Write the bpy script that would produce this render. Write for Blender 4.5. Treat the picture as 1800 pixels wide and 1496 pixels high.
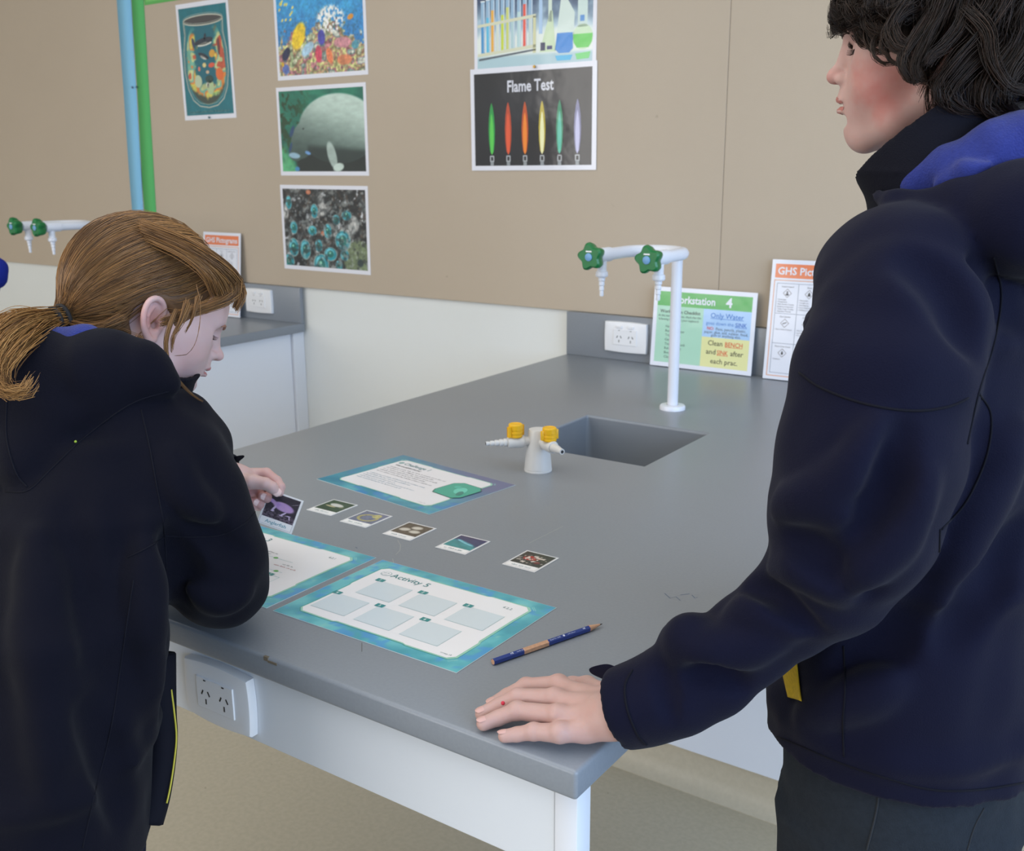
import bpy, bmesh, math, random
import numpy as np
from mathutils import Vector, Matrix, Quaternion
from mathutils.bvhtree import BVHTree

SC = bpy.context.scene
COL = SC.collection
for o in list(bpy.data.objects): bpy.data.objects.remove(o)

# ------------------------------------------------------------------ camera, world, lights, exposure
CAM_R = np.array([[0.8231327742, 0.5678201746, -0.0057171118],
                  [0.1355949697, -0.2063202415, -0.9690438388],
                  [-0.5514221978, 0.7968765320, -0.2468225121]])     # rows: right, down, forward
CAM_C = np.array([1.61517771, -2.63842133, 1.46063488])
FPX = 1810.167
cd = bpy.data.cameras.new('camera'); cam = bpy.data.objects.new('camera', cd); COL.objects.link(cam)
cd.sensor_fit = 'HORIZONTAL'; cd.sensor_width = 36.0; cd.lens = FPX / 1800 * 36.0
cd.clip_start = .05; cd.clip_end = 60
M = Matrix.Identity(4)
for i in range(3):
    M[i][0] = CAM_R[0][i]; M[i][1] = -CAM_R[1][i]; M[i][2] = -CAM_R[2][i]; M[i][3] = CAM_C[i]
cam.matrix_world = M
cd.dof.use_dof = True; cd.dof.focus_distance = 1.12; cd.dof.aperture_fstop = 13.0
SC.camera = cam

world = bpy.data.worlds.new('world'); SC.world = world; world.use_nodes = True
wb = world.node_tree.nodes['Background']; wb.inputs[0].default_value = (.80, .88, 1.0, 1); wb.inputs[1].default_value = .33

def area(name, loc, target, sx, sy, power, col):
    l = bpy.data.lights.new(name, 'AREA'); l.shape = 'RECTANGLE'; l.size = sx; l.size_y = sy; l.energy = power; l.color = col
    o = bpy.data.objects.new(name, l); COL.objects.link(o); o.location = loc
    o.rotation_euler = (Vector(target) - Vector(loc)).to_track_quat('-Z', 'Y').to_euler()
    return o
area('daylight_window_right', (4.45, -2.2, 1.75), (0, -1.6, .9), 4.6, 1.7, 118, (.50, .70, 1.0))
area('daylight_window_rear', (-1.6, -6.3, 1.9), (0, 0, 1.0), 4.5, 1.5, 88, (1.0, .955, .90))
area('ceiling_daylight_bounce', (.3, -2.4, 2.68), (.3, -2.4, 0), 4.0, 2.6, 34, (1.0, .965, .91))
SC.view_settings.view_transform = 'Standard'; SC.view_settings.look = 'None'
SC.view_settings.gamma = 1.0; SC.view_settings.use_curve_mapping = False
SC.view_settings.exposure = 0.32

# ------------------------------------------------------------------ helpers
def lin(c):
    c = np.asarray(c, float) / 255.0
    return np.where(c <= .04045, c / 12.92, ((c + .055) / 1.055) ** 2.4)
def at(u, v, d):
    """point seen at pixel u,v (1800x1496) at depth d metres along the view axis"""
    return CAM_C + (CAM_R.T @ np.array([(u - 900) / FPX, (v - 748) / FPX, 1.0])) * d
def pix(p):
    c = CAM_R @ (np.asarray(p) - CAM_C); return 900 + FPX * c[0] / c[2], 748 + FPX * c[1] / c[2], c[2]
def tag(o, label=None, cat=None, group=None, kind=None):
    if label: o['label'] = label
    if cat: o['category'] = cat
    if group: o['group'] = group
    if kind: o['kind'] = kind
    return o
def empty(name, loc, label=None, cat=None, group=None, rz=0.0):
    o = bpy.data.objects.new(name, None); COL.objects.link(o); o.location = loc; o.rotation_euler = (0, 0, rz)
    o.empty_display_size = .05
    return tag(o, label, cat, group)
def link(name, me, parent=None, mats=(), smooth=None, local=False):
    o = bpy.data.objects.new(name, me); COL.objects.link(o)
    for m in mats: me.materials.append(m)
    if smooth is not None:
        me.polygons.foreach_set('use_smooth', [True] * len(me.polygons))
        if smooth < 3.1: me.set_sharp_from_angle(angle=smooth)
    if parent is not None:
        o.parent = parent
        if not local: o.matrix_parent_inverse = PM(parent).inverted()
    return o
def PM(o):
    m = Matrix.LocRotScale(o.location, o.rotation_euler, o.scale)
    return (PM(o.parent) @ o.matrix_parent_inverse @ m) if o.parent else m
def mesh_of(V, F):
    me = bpy.data.meshes.new('m'); me.from_pydata([tuple(v) for v in V], [], [tuple(f) for f in F]); me.update(); return me
def bm_mesh(bm):
    me = bpy.data.meshes.new('m'); bmesh.ops.recalc_face_normals(bm, faces=bm.faces); bm.to_mesh(me); bm.free(); return me
def box(bm, lo, hi, mi=0, bev=0.0, seg=2, M=None):
    r = bmesh.ops.create_cube(bm, size=1.0)
    vs = r['verts']
    for v in vs:
        v.co = Vector([lo[i] + (v.co[i] + .5) * (hi[i] - lo[i]) for i in range(3)])
        if M is not None: v.co = M @ v.co
    fs = {f for v in vs for f in v.link_faces}
    for f in fs: f.material_index = mi
    if bev > 0:
        es = list({e for v in vs for e in v.link_edges})
        rr = bmesh.ops.bevel(bm, geom=es, offset=bev, segments=seg, profile=.5, affect='EDGES', material=-1)
        for f in rr['faces']: f.material_index = mi
def ring_loft(bm, rings, mi=0, cap0=True, cap1=True, closed=True):
    R = [[bm.verts.new(tuple(p)) for p in r] for r in rings]
    n = len(R[0])
    for a, b in zip(R[:-1], R[1:]):
        for i in range(n if closed else n - 1):
            j = (i + 1) % n
            f = bm.faces.new((a[i], a[j], b[j], b[i])); f.material_index = mi; f.smooth = True
    if cap0: f = bm.faces.new(list(reversed(R[0]))); f.material_index = mi
    if cap1: f = bm.faces.new(R[-1]); f.material_index = mi
    return R
def frame(d):
    d = Vector(d).normalized(); u = d.orthogonal().normalized()
    if abs(d.z) < .95: u = d.cross(Vector((0, 0, 1))).normalized()
    return u, d.cross(u).normalized()
def lathe(bm, base, axis, prof, n=24, mi=0, cap0=True, cap1=True, lobes=None):
    base = Vector(base); axis = Vector(axis).normalized(); u, w = frame(axis)
    rings = []
    for r, h in prof:
        ring = []
        for k in range(n):
            a = 2 * math.pi * k / n
            rr = r * (lobes(a) if lobes else 1)
            ring.append(base + axis * h + (u * math.cos(a) + w * math.sin(a)) * rr)
        rings.append(ring)
    ring_loft(bm, rings, mi, cap0, cap1)
def tube(bm, pts, rad, n=12, mi=0, cap=True):
    pts = [Vector(p) for p in pts]
    if not hasattr(rad, '__len__'): rad = [rad] * len(pts)
    u = None; rings = []
    for i, p in enumerate(pts):
        d = (pts[min(i + 1, len(pts) - 1)] - pts[max(i - 1, 0)]).normalized()
        if u is None: u, w = frame(d)
        u = (u - d * u.dot(d)).normalized(); w = d.cross(u)
        rings.append([p + (u * math.cos(2 * math.pi * k / n) + w * math.sin(2 * math.pi * k / n)) * rad[i] for k in range(n)])
    ring_loft(bm, rings, mi, cap, cap)

# ------------------------------------------------------------------ materials
MATS = {}
def mat(name, rgb, rough=.5, spec=.5, noise=None, bump=None, metallic=0, coat=0, sss=0, sheen=0, rgb2=None, var=None):
    """noise=(scale, amount) mixes rgb with rgb2; bump=(scale, strength)"""
    if name in MATS: return MATS[name]
    m = bpy.data.materials.new(name); m.use_nodes = True; MATS[name] = m
    nt = m.node_tree; b = nt.nodes['Principled BSDF']; c = tuple(lin(rgb)) + (1,)
    b.inputs['Base Color'].default_value = c; b.inputs['Roughness'].default_value = rough
    b.inputs['Specular IOR Level'].default_value = spec; b.inputs['Metallic'].default_value = metallic
    b.inputs['Coat Weight'].default_value = coat; b.inputs['Coat Roughness'].default_value = .08
    if sheen: b.inputs['Sheen Weight'].default_value = sheen; b.inputs['Sheen Roughness'].default_value = .5
    if sss:
        b.inputs['Subsurface Weight'].default_value = sss; b.inputs['Subsurface Radius'].default_value = (1, .35, .2)
        b.inputs['Subsurface Scale'].default_value = .006
    tc = nt.nodes.new('ShaderNodeTexCoord')
    if noise:
        n = nt.nodes.new('ShaderNodeTexNoise'); n.inputs['Scale'].default_value = noise[0]; n.inputs['Detail'].default_value = 6
        nt.links.new(tc.outputs['Object'], n.inputs['Vector'])
        r = nt.nodes.new('ShaderNodeMapRange'); r.inputs['From Min'].default_value = .35; r.inputs['From Max'].default_value = .65
        r.inputs['To Max'].default_value = noise[1]
        nt.links.new(n.outputs['Fac'], r.inputs['Value'])
        mx = nt.nodes.new('ShaderNodeMix'); mx.data_type = 'RGBA'
        mx.inputs['A'].default_value = c; mx.inputs['B'].default_value = tuple(lin(rgb2 if rgb2 is not None else np.array(rgb) * .8)) + (1,)
        nt.links.new(r.outputs['Result'], mx.inputs['Factor']); nt.links.new(mx.outputs['Result'], b.inputs['Base Color'])
    if bump:
        n2 = nt.nodes.new('ShaderNodeTexNoise'); n2.inputs['Scale'].default_value = bump[0]; n2.inputs['Detail'].default_value = 4
        nt.links.new(tc.outputs['Object'], n2.inputs['Vector'])
        bp = nt.nodes.new('ShaderNodeBump'); bp.inputs['Strength'].default_value = bump[1]; bp.inputs['Distance'].default_value = .002
        nt.links.new(n2.outputs['Fac'], bp.inputs['Height']); nt.links.new(bp.outputs['Normal'], b.inputs['Normal'])
    return m
def specks(m, scale, thr, rgb, amount=1.0):
    """scatter small marks with their own shape over an existing material"""
    nt = m.node_tree; b = nt.nodes['Principled BSDF']; tc = [n for n in nt.nodes if n.type == 'TEX_COORD'][0]
    v = nt.nodes.new('ShaderNodeTexNoise'); v.inputs['Scale'].default_value = scale; v.inputs['Detail'].default_value = 3
    nt.links.new(tc.outputs['Object'], v.inputs['Vector'])
    r = nt.nodes.new('ShaderNodeMapRange'); r.inputs['From Min'].default_value = thr; r.inputs['From Max'].default_value = thr + .04
    r.inputs['To Max'].default_value = amount
    nt.links.new(v.outputs['Fac'], r.inputs['Value'])
    mx = nt.nodes.new('ShaderNodeMix'); mx.data_type = 'RGBA'; mx.inputs['B'].default_value = tuple(lin(rgb)) + (1,)
    bc = b.inputs['Base Color']
    if bc.links: nt.links.new(bc.links[0].from_socket, mx.inputs['A'])
    else: mx.inputs['A'].default_value = bc.default_value
    nt.links.new(r.outputs['Result'], mx.inputs['Factor']); nt.links.new(mx.outputs['Result'], bc)
    return m
def ink(name, rough, coat=0):
    if name in MATS: return MATS[name]
    m = bpy.data.materials.new(name); m.use_nodes = True; MATS[name] = m
    nt = m.node_tree; b = nt.nodes['Principled BSDF']
    a = nt.nodes.new('ShaderNodeVertexColor'); a.layer_name = 'Col'
    nt.links.new(a.outputs['Color'], b.inputs['Base Color']); b.inputs['Roughness'].default_value = rough
    b.inputs['Coat Weight'].default_value = coat; b.inputs['Coat Roughness'].default_value = .12
    tc = nt.nodes.new('ShaderNodeTexCoord'); n = nt.nodes.new('ShaderNodeTexNoise'); n.inputs['Scale'].default_value = 14
    nt.links.new(tc.outputs['Object'], n.inputs['Vector'])
    bp = nt.nodes.new('ShaderNodeBump'); bp.inputs['Strength'].default_value = .25; bp.inputs['Distance'].default_value = .004
    nt.links.new(n.outputs['Fac'], bp.inputs['Height']); nt.links.new(bp.outputs['Normal'], b.inputs['Coat Normal'])
    return m
INK_LAM = ink('laminated_print', .45, .7)
INK_PAPER = ink('matt_print', .7, 0)
mCORK = mat('pinboard_fabric', (190, 176, 158), .95, .2, noise=(1.3, .5), rgb2=(182, 168, 150), bump=(420, .25))
specks(mCORK, 16, .745, (140, 122, 106), .5)
mWALL = mat('wall_panel_white', (228, 231, 230), .45, .5, noise=(2.0, .5), rgb2=(223, 226, 223))
mBENCH = mat('worktop_grey', (134, 140, 148), .33, .5, noise=(260, .3), rgb2=(123, 129, 137), bump=(300, .05))
mSINK = mat('sink_grey', (122, 128, 136), .4, .5)
mLAM = mat('laminate_white', (226, 231, 238), .42, .5, noise=(3, .4), rgb2=(219, 223, 228))
specks(mLAM, 30, .735, (172, 168, 160), .4)
mCAB = mat('laminate_pale_grey', (230, 234, 243), .4, .5)
mLEG = mat('powder_coat_white', (226, 230, 238), .35, .5)
mFLOOR = mat('vinyl_floor', (184, 173, 150), .42, .4, noise=(90, .6), rgb2=(170, 160, 138), bump=(200, .1))
specks(mFLOOR, 38, .74, (104, 86, 70), .8)
mCOVE = mat('vinyl_coving', (196, 185, 163), .5, .4, noise=(90, .5), rgb2=(184, 173, 151))
mPLAST = mat('plastic_white', (232, 233, 236), .3, .5)
mPLAST2 = mat('plastic_white_tap', (228, 231, 240), .28, .5)
mDARK = mat('dark_slot', (30, 30, 32), .6)
mGRN = mat('plastic_green', (18, 112, 58), .3, .5)
mBLUE = mat('plastic_blue_cap', (112, 160, 205), .4)
mYEL = mat('plastic_yellow', (240, 186, 26), .35, .5)
mCREAM = mat('gas_tap_cream', (214, 214, 214), .35, .5)
mCEIL = mat('ceiling_white', (232, 230, 224), .9)

# ------------------------------------------------------------------ room shell
def struct(name, lo, hi, m):
    bm = bmesh.new(); box(bm, lo, hi); o = link(name, bm_mesh(bm), None, (m,)); tag(o, kind='structure'); return o
struct('floor', (-5, -6.6, -.1), (4.6, .2, 0), mFLOOR)
struct('wall_back', (-5, .012, 0), (4.6, .2, 2.75), mWALL)
struct('wall_left', (-5.15, -6.6, 0), (-5, .2, 2.75), mWALL)
struct('ceiling', (-5, -6.6, 2.75), (4.6, .2, 2.85), mCEIL)
def wall_right():
    bm = bmesh.new()
    box(bm, (4.6, -6.6, 0), (4.75, .2, .85)); box(bm, (4.6, -6.6, 2.62), (4.75, .2, 2.75))
    for y0, y1 in ((-6.6, -4.6), (.1 - .3, .2)): box(bm, (4.6, y0, .85), (4.75, y1, 2.62))
    tag(link('wall_right', bm_mesh(bm), None, (mWALL,)), kind='structure')
    bm = bmesh.new()
    for y in (-4.6, -3.15, -1.68, -.25): box(bm, (4.6, y, .85), (4.68, y + .05, 2.62))
    box(bm, (4.6, -4.6, .85), (4.68, -.2, .9)); box(bm, (4.6, -4.6, 2.57), (4.68, -.2, 2.62))
    tag(link('window_1', bm_mesh(bm), None, (mLEG,)), kind='structure')
wall_right()

# pinboards (the board face is the plane y = 0)
for x0, x1, lab in ((-4.95, -2.002, 'beige fabric pinboard left of the blue and green border strips'),
                    (-1.998, .4775, 'beige fabric pinboard carrying the marine and flame posters'),
                    (.4785, 4.5, 'beige fabric pinboard behind the taller pupil, right of the thin seam')):
    bm = bmesh.new(); box(bm, (x0, 0, 1.03), (x1, .0118, 2.74), bev=.0012, seg=1)
    tag(link('pinboard', bm_mesh(bm), None, (mCORK,)), lab, 'pinboard', 'fabric pinboards along the back wall')

# ------------------------------------------------------------------ flat printed things
def vnoise(U, V, s, seed=0, oct=1):
    out = 0; amp = 1; tot = 0
    for o in range(oct):
        rng = np.random.RandomState(seed + o * 17); G = rng.rand(64, 64)
        x = U * s * 2 ** o; y = V * s * 2 ** o
        xi = np.floor(x).astype(int); yi = np.floor(y).astype(int); fx = x - xi; fy = y - yi
        fx = fx * fx * (3 - 2 * fx); fy = fy * fy * (3 - 2 * fy)
        g = lambda a, b: G[a % 64, b % 64]
        out = out + amp * ((g(xi, yi) * (1 - fx) + g(xi + 1, yi) * fx) * (1 - fy) + (g(xi, yi + 1) * (1 - fx) + g(xi + 1, yi + 1) * fx) * fy)
        tot += amp; amp *= .5
    return out / tot
FONTC = {}
def text_mesh(s, bold=0.0, shear=0.0):
    k = (s, bold, shear)
    if k in FONTC: return FONTC[k]
    cu = bpy.data.curves.new('t', 'FONT'); cu.body = s; cu.size = 1; cu.resolution_u = 2; cu.offset = bold; cu.shear = shear
    cu.fill_mode = 'FRONT' if hasattr(cu, 'fill_mode') else cu.fill_mode
    o = bpy.data.objects.new('t', cu); COL.objects.link(o)
    dg = bpy.context.evaluated_depsgraph_get(); me = o.evaluated_get(dg).to_mesh()
    V = np.array([v.co[:2] for v in me.vertices]).reshape(-1, 2); F = [tuple(p.vertices) for p in me.polygons]
    o.evaluated_get(dg).to_mesh_clear(); bpy.data.objects.remove(o); bpy.data.curves.remove(cu)
    FONTC[k] = (V, F); return FONTC[k]
class Print:
    """a thin sheet with ink on it; x right, y up, origin at the lower left corner, metres"""
    LZ = .00016
    def __init__(s, w, h, t=.0006, paper=(230, 231, 240)):
        s.w, s.h, s.t = w, h, t; s.V = []; s.F = []; s.C = []
        c = lin(paper)
        b = [(0, 0), (w, 0), (w, h), (0, h)]
        s.add([(x, y, -t) for x, y in b] + [(x, y, 0) for x, y in b],
              [(3, 2, 1, 0), (4, 5, 6, 7), (0, 1, 5, 4), (1, 2, 6, 5), (2, 3, 7, 6), (3, 0, 4, 7)], [c] * 8)
    def add(s, V, F, C):
        n = len(s.V); s.V += [tuple(v) for v in V]; s.F += [tuple(i + n for i in f) for f in F]; s.C += [tuple(c[:3]) for c in C]
    def poly(s, pts, rgb, lv=1):
        c = lin(rgb); a = sum(pts[i][0] * pts[(i + 1) % len(pts)][1] - pts[(i + 1) % len(pts)][0] * pts[i][1] for i in range(len(pts)))
        if a < 0: pts = pts[::-1]
        s.add([(x, y, lv * s.LZ) for x, y in pts], [tuple(range(len(pts)))], [c] * len(pts))
    def rect(s, x, y, w, h, rgb, lv=1): s.poly([(x, y), (x + w, y), (x + w, y + h), (x, y + h)], rgb, lv)
    def ell(s, x, y, rx, ry, rgb, lv=2, n=20, rot=0):
        c, q = math.cos(rot), math.sin(rot)
        s.poly([(x + c * rx * math.cos(a) - q * ry * math.sin(a), y + q * rx * math.cos(a) + c * ry * math.sin(a)) for a in [2 * math.pi * k / n for k in range(n)]], rgb, lv)
    def line(s, pts, wd, rgb, lv=2):
        for a, b in zip(pts[:-1], pts[1:]):
            d = np.array(b, float) - np.array(a, float); L = np.hypot(*d)
            if L < 1e-9: continue
            n = np.array([-d[1], d[0]]) / L * wd / 2; e = d / L * wd * .3
            a2 = np.array(a) - e; b2 = np.array(b) + e
            s.poly([tuple(a2 - n), tuple(b2 - n), tuple(b2 + n), tuple(a2 + n)], rgb, lv)
    def frame(s, x, y, w, h, wd, rgb, lv=2): s.line([(x, y), (x + w, y), (x + w, y + h), (x, y + h), (x, y)], wd, rgb, lv)
    def text(s, t, x, y, size, rgb, lv=3, bold=0.0, align='l', width=None, shear=0, ul=False, flip=False):
        V, F = text_mesh(t, bold, shear)
        if len(V) == 0: return
        V = V * size; tw = V[:, 0].max() - V[:, 0].min(); k = 1.0
        if width: k = width / tw
        V = V.copy(); V[:, 0] = (V[:, 0] - V[:, 0].min()) * k; tw *= k
        ox = x if align == 'l' else (x - tw / 2 if align == 'c' else x - tw)
        c = lin(rgb)
        if flip: V[:, 0] = tw - V[:, 0]; F = [f[::-1] for f in F]
        s.add([(a + ox, b + y, lv * s.LZ) for a, b in V], F, [c] * len(V))
        if ul: s.rect(ox, y - size * .13, tw, size * .07, rgb, lv)
    def scrib(s, x, y, w, h, rgb, lv=3, seed=1):
        """a line of words too small to read"""
        r = random.Random(seed); p = x
        while p < x + w - h:
            for _ in range(r.randint(2, 8)):
                hh = h * r.choice((.62, .62, .62, 1.0)); s.rect(p, y, h * .24, hh, rgb, lv)
                if r.random() < .6: s.rect(p, y + (0 if r.random() < .5 else h * .45), h * .5, h * .18, rgb, lv)
                p += h * .62
                if p > x + w - h * .4: return
            p += h * .5
    def raster(s, x, y, w, h, nx, ny, fn, lv=1):
        u = np.linspace(0, 1, nx); v = np.linspace(0, 1, ny); U, V = np.meshgrid(u, v)
        C = lin(np.clip(fn(U, V), 0, 255)).reshape(-1, 3)
        P = np.stack([x + U * w, y + V * h, np.full_like(U, lv * s.LZ)], -1).reshape(-1, 3)
        F = [(j * nx + i, j * nx + i + 1, (j + 1) * nx + i + 1, (j + 1) * nx + i) for j in range(ny - 1) for i in range(nx - 1)]
        s.add(P, F, C)
    def build(s, name, M, m, label, cat, group=None, parent=None, curl=None):
        V = np.array(s.V)
        if curl: V[:, 2] += curl(V[:, 0], V[:, 1])
        me = mesh_of(V, s.F); a = me.color_attributes.new('Col', 'FLOAT_COLOR', 'POINT')
        a.data.foreach_set('color', np.concatenate([np.array(s.C), np.ones((len(s.C), 1))], 1).astype('f').ravel())
        o = link(name, me, parent, (m,)); o.matrix_world = M
        if cat: tag(o, label, cat, group)
        return o
def wallM(x, y, z, rot=0, tilt=0):     # sheet standing on / against the back wall, facing -Y
    return Matrix.Translation((x, y, z)) @ Matrix.Rotation(math.pi / 2 - tilt, 4, 'X') @ Matrix.Rotation(rot, 4, 'Z')
def flatM(x, y, z, rot=0): return Matrix.Translation((x, y, z)) @ Matrix.Rotation(rot, 4, 'Z')
def mix(a, b, t): t = np.clip(t, 0, 1)[..., None]; return np.asarray(a, float) * (1 - t) + np.asarray(b, float) * t
def sstep(a, b, x): t = np.clip((x - a) / (b - a), 0, 1); return t * t * (3 - 2 * t)
def blob(U, V, cx, cy, rx, ry, rot=0, soft=.15):
    c, q = math.cos(rot), math.sin(rot); x = (U - cx) * c + (V - cy) * q; y = -(U - cx) * q + (V - cy) * c
    return sstep(1 + soft, 1 - soft, np.sqrt((x / rx) ** 2 + (y / ry) ** 2))
PG = 'A3 picture posters pinned to the beige board'

# reef poster
def reef(U, V):
    A = 1.42; X = U * A
    n = vnoise(X, V, 16, 3, 4); m = vnoise(X, V, 34, 8, 3)
    C = mix((52, 130, 196), (70, 176, 226), sstep(.3, .9, n * .5 + V * .5))
    C = mix(C, (50, 104, 140), sstep(.55, .7, m) * sstep(.85, .5, V) * .7)
    edge = .42 + .14 * np.sin(U * 5 - .4) + (n - .5) * .5 + .10 * (U > .55)
    t = sstep(.04, -.04, V - edge)
    hue = vnoise(X, V, 9, 21, 2); pal = np.array([(196, 204, 150), (232, 226, 196), (150, 172, 110), (210, 130, 96), (226, 220, 120), (208, 96, 120), (110, 150, 150), (236, 236, 226)], float)
    coral = (pal[(np.clip(hue * 1.35 - .17, 0, .999) * 8).astype(int)] * .6 + np.array((190, 194, 170)) * .4) * (.40 + .95 * m)[..., None]
    C = mix(C, coral, t)
    C = mix(C, (244, 246, 240), blob(X, V, .9, .62, .22, .16) * sstep(.42, .56, m))
    for i, (x, y, rx, ry, r, c) in enumerate([(.36, .46, .10, .17, -.5, (246, 206, 40)), (.74, .42, .06, .09, 0, (72, 70, 170)), (.68, .23, .055, .1, 0, (224, 74, 104)),
            (.86, .2, .05, .1, .3, (222, 120, 80)), (.13, .26, .09, .055, .9, (28, 34, 70)), (.5, .3, .12, .06, .6, (176, 214, 240)), (1.1, .14, .12, .06, 0, (214, 130, 90)),
            (.11, .08, .06, .06, 0, (92, 116, 190)), (1.08, .34, .14, .06, 0, (206, 140, 150)), (1.28, .3, .06, .05, .2, (86, 160, 180)), (1.22, .62, .05, .03, .3, (246, 160, 50)),
            (.9, .97, .06, .025, 0, (90, 60, 70)), (.06, .14, .02, .03, .4, (250, 200, 30))]):
        C = mix(C, np.array(c) * (.8 + .4 * n)[..., None], blob(X, V, x, y, rx, ry, r) * .95)
    for i in range(14):
        r = np.random.RandomState(i); C = mix(C, (226, 216, 90), blob(X, V, .05 + r.rand() * .24, .66 + r.rand() * .26, .022, .012, .8))
    return C * (.86 + .3 * vnoise(X, V, 44, 5, 2))[..., None]
p = Print(.42, .297); p.raster(.012, .014, .396, .27, 170, 118, reef); p.build('reef_poster', wallM(-1.19, -.0012, 1.743), INK_LAM, 'laminated poster of a bright coral reef, top of the middle column', 'poster', PG)
# dugong poster
def dugong(U, V):
    X = U * 1.42; n = vnoise(X, V, 8, 5, 4); m = vnoise(X * .4, V, 26, 9, 3)
    C = mix((12, 92, 78), (36, 128, 100), sstep(.3, .8, V) * n * 1.6)
    C = mix(C, (28, 66, 36), sstep(.5, .62, vnoise(X + V * .4, V, 20, 4, 3)) * sstep(.62, .2, X))
    C = mix(C, (96, 190, 130), sstep(.45, .1, V + X * .8 + (n - .5) * .4))
    C = mix(C, (150, 214, 164), sstep(.08, .02, V) * sstep(.2, .8, X))
    C = mix(C, (18, 30, 26), sstep(.42, .36, V + (n - .5) * .1) * sstep(.22, .3, X))
    b = np.maximum(blob(X, V, .98, .52, .66, .42, 0, .03), blob(X, V, .40, .40, .20, .27, -.7, .05)); b = np.maximum(b, blob(X, V, .24, .22, .12, .09, -.2, .08))
    shade = sstep(.1, .95, V + .25 * (X - .7)); bodyc = mix((64, 84, 78), (196, 218, 206), shade)
    C = mix(C, bodyc, b); C = mix(C, (24, 36, 34), b * sstep(.34, .24, V + (X - .9) * .06) * sstep(.42, .5, X) * .75)
    C = mix(C, (168, 186, 178), blob(X, V, .87, .2, .07, .17, .3, .12)); C = mix(C, (206, 224, 214), blob(X, V, .97, .05, .09, .05, .2, .15))
    C = mix(C, (150, 186, 206), blob(X, V, .22, .2, .10, .035, -.1)); C = mix(C, (110, 160, 215), blob(X, V, .46, .23, .05, .02, -.3)); C = mix(C, (40, 70, 110), blob(X, V, .2, .5, .03, .08, -.5) + blob(X, V, .16, .3, .02, .07, -.4))
    C = mix(C, (40, 50, 52), blob(X, V, .40, .53, .016, .013, 0)); C = C * (.92 + .16 * m)[..., None]; C = mix(C, (64, 140, 190), blob(X, V, .26, .03, .04, .03))
    return C
p = Print(.42, .297); p.raster(.012, .014, .396, .27, 150, 104, dugong); p.build('dugong_poster', wallM(-1.203, -.0012, 1.423), INK_LAM, 'laminated poster of a pale dugong grazing in green water', 'poster', PG)
# turquoise shells poster
def shells(U, V):
    X = U * 1.42; n = vnoise(X, V, 11, 31, 4); m = vnoise(X, V, 26, 35, 3)
    C = mix((22, 24, 26), (126, 130, 128), sstep(.42, .72, n)); C = mix(C, (70, 50, 38), sstep(.55, .7, m) * .6); C = mix(C, (196, 200, 204), sstep(.66, .74, vnoise(X, V, 14, 77, 3)))
    C = mix(C, (118, 134, 98), blob(X, V, 1.28, .13, .26, .24, 0, .1) * (.85 + .2 * m))
    for x, y, w, h, r in ((.68, .84, .05, .09, 0), (.72, .74, .1, .07, .6), (1.12, .5, .16, .07, .4), (.98, .44, .14, .03, .1), (.03, .7, .06, .1, 0), (1.22, .58, .08, .1, .4)):
        C = mix(C, np.array((196, 196, 192)) * (.75 + .4 * m)[..., None], blob(X, V, x, y, w, h, r, .3))
    C = mix(C, (206, 120, 80), blob(X, V, .46, .96, .04, .03) + blob(X, V, .68, .44, .03, .03)); C = mix(C, (44, 60, 60), blob(X, V, 1.3, .09, .05, .05, 0, .3))
    for i, (x, y, r, a) in enumerate([(.17, .5, .06, 1.3), (.15, .24, .085, 1.3), (.36, .22, .085, 1.4), (.05, .05, .09, 1), (.63, .04, .12, 1.05), (.8, .18, .1, .8), (1.02, .36, .12, 1.0),
            (.77, .47, .065, 1.35), (.5, .47, .075, .8), (.6, .28, .06, 1.3), (.55, .72, .06, 1.4), (1.1, .68, .075, .8), (.92, .62, .06, 1), (.1, .82, .05, 1.6), (1.04, .18, .07, 1), (.94, .04, .06, 1)]):
        C = mix(C, (150, 176, 172), blob(X, V, x, y, r * 1.12, r * a * 1.12, 0, .08)); C = mix(C, (28, 150, 166), blob(X, V, x, y, r, r * a, 0, .06))
        C = mix(C, (110, 206, 220), blob(X, V, x - .01, y + .012, r * .74, r * a * .74, 0, .1)); C = mix(C, (22, 112, 104), blob(X, V, x, y, r * .58, r * a * .58, 0, .15)); C = mix(C, (150, 220, 190), blob(X, V, x - .01, y + .02, r * .18, r * .18, 0, .3))
    C = mix(C, (44, 48, 50), sstep(.52, .66, vnoise(X, V, 19, 91, 3)) * .6); C = mix(C, (168, 176, 174), sstep(.60, .70, vnoise(X, V, 24, 95, 3)) * .55)
    return C * (.8 + .35 * m)[..., None]
p = Print(.42, .297); p.raster(.012, .014, .396, .27, 170, 118, shells); p.build('shell_poster', wallM(-1.213, -.0012, 1.094, -.004), INK_LAM, 'laminated poster of turquoise shells on dark rock, lowest of its column', 'poster', PG)

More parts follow.
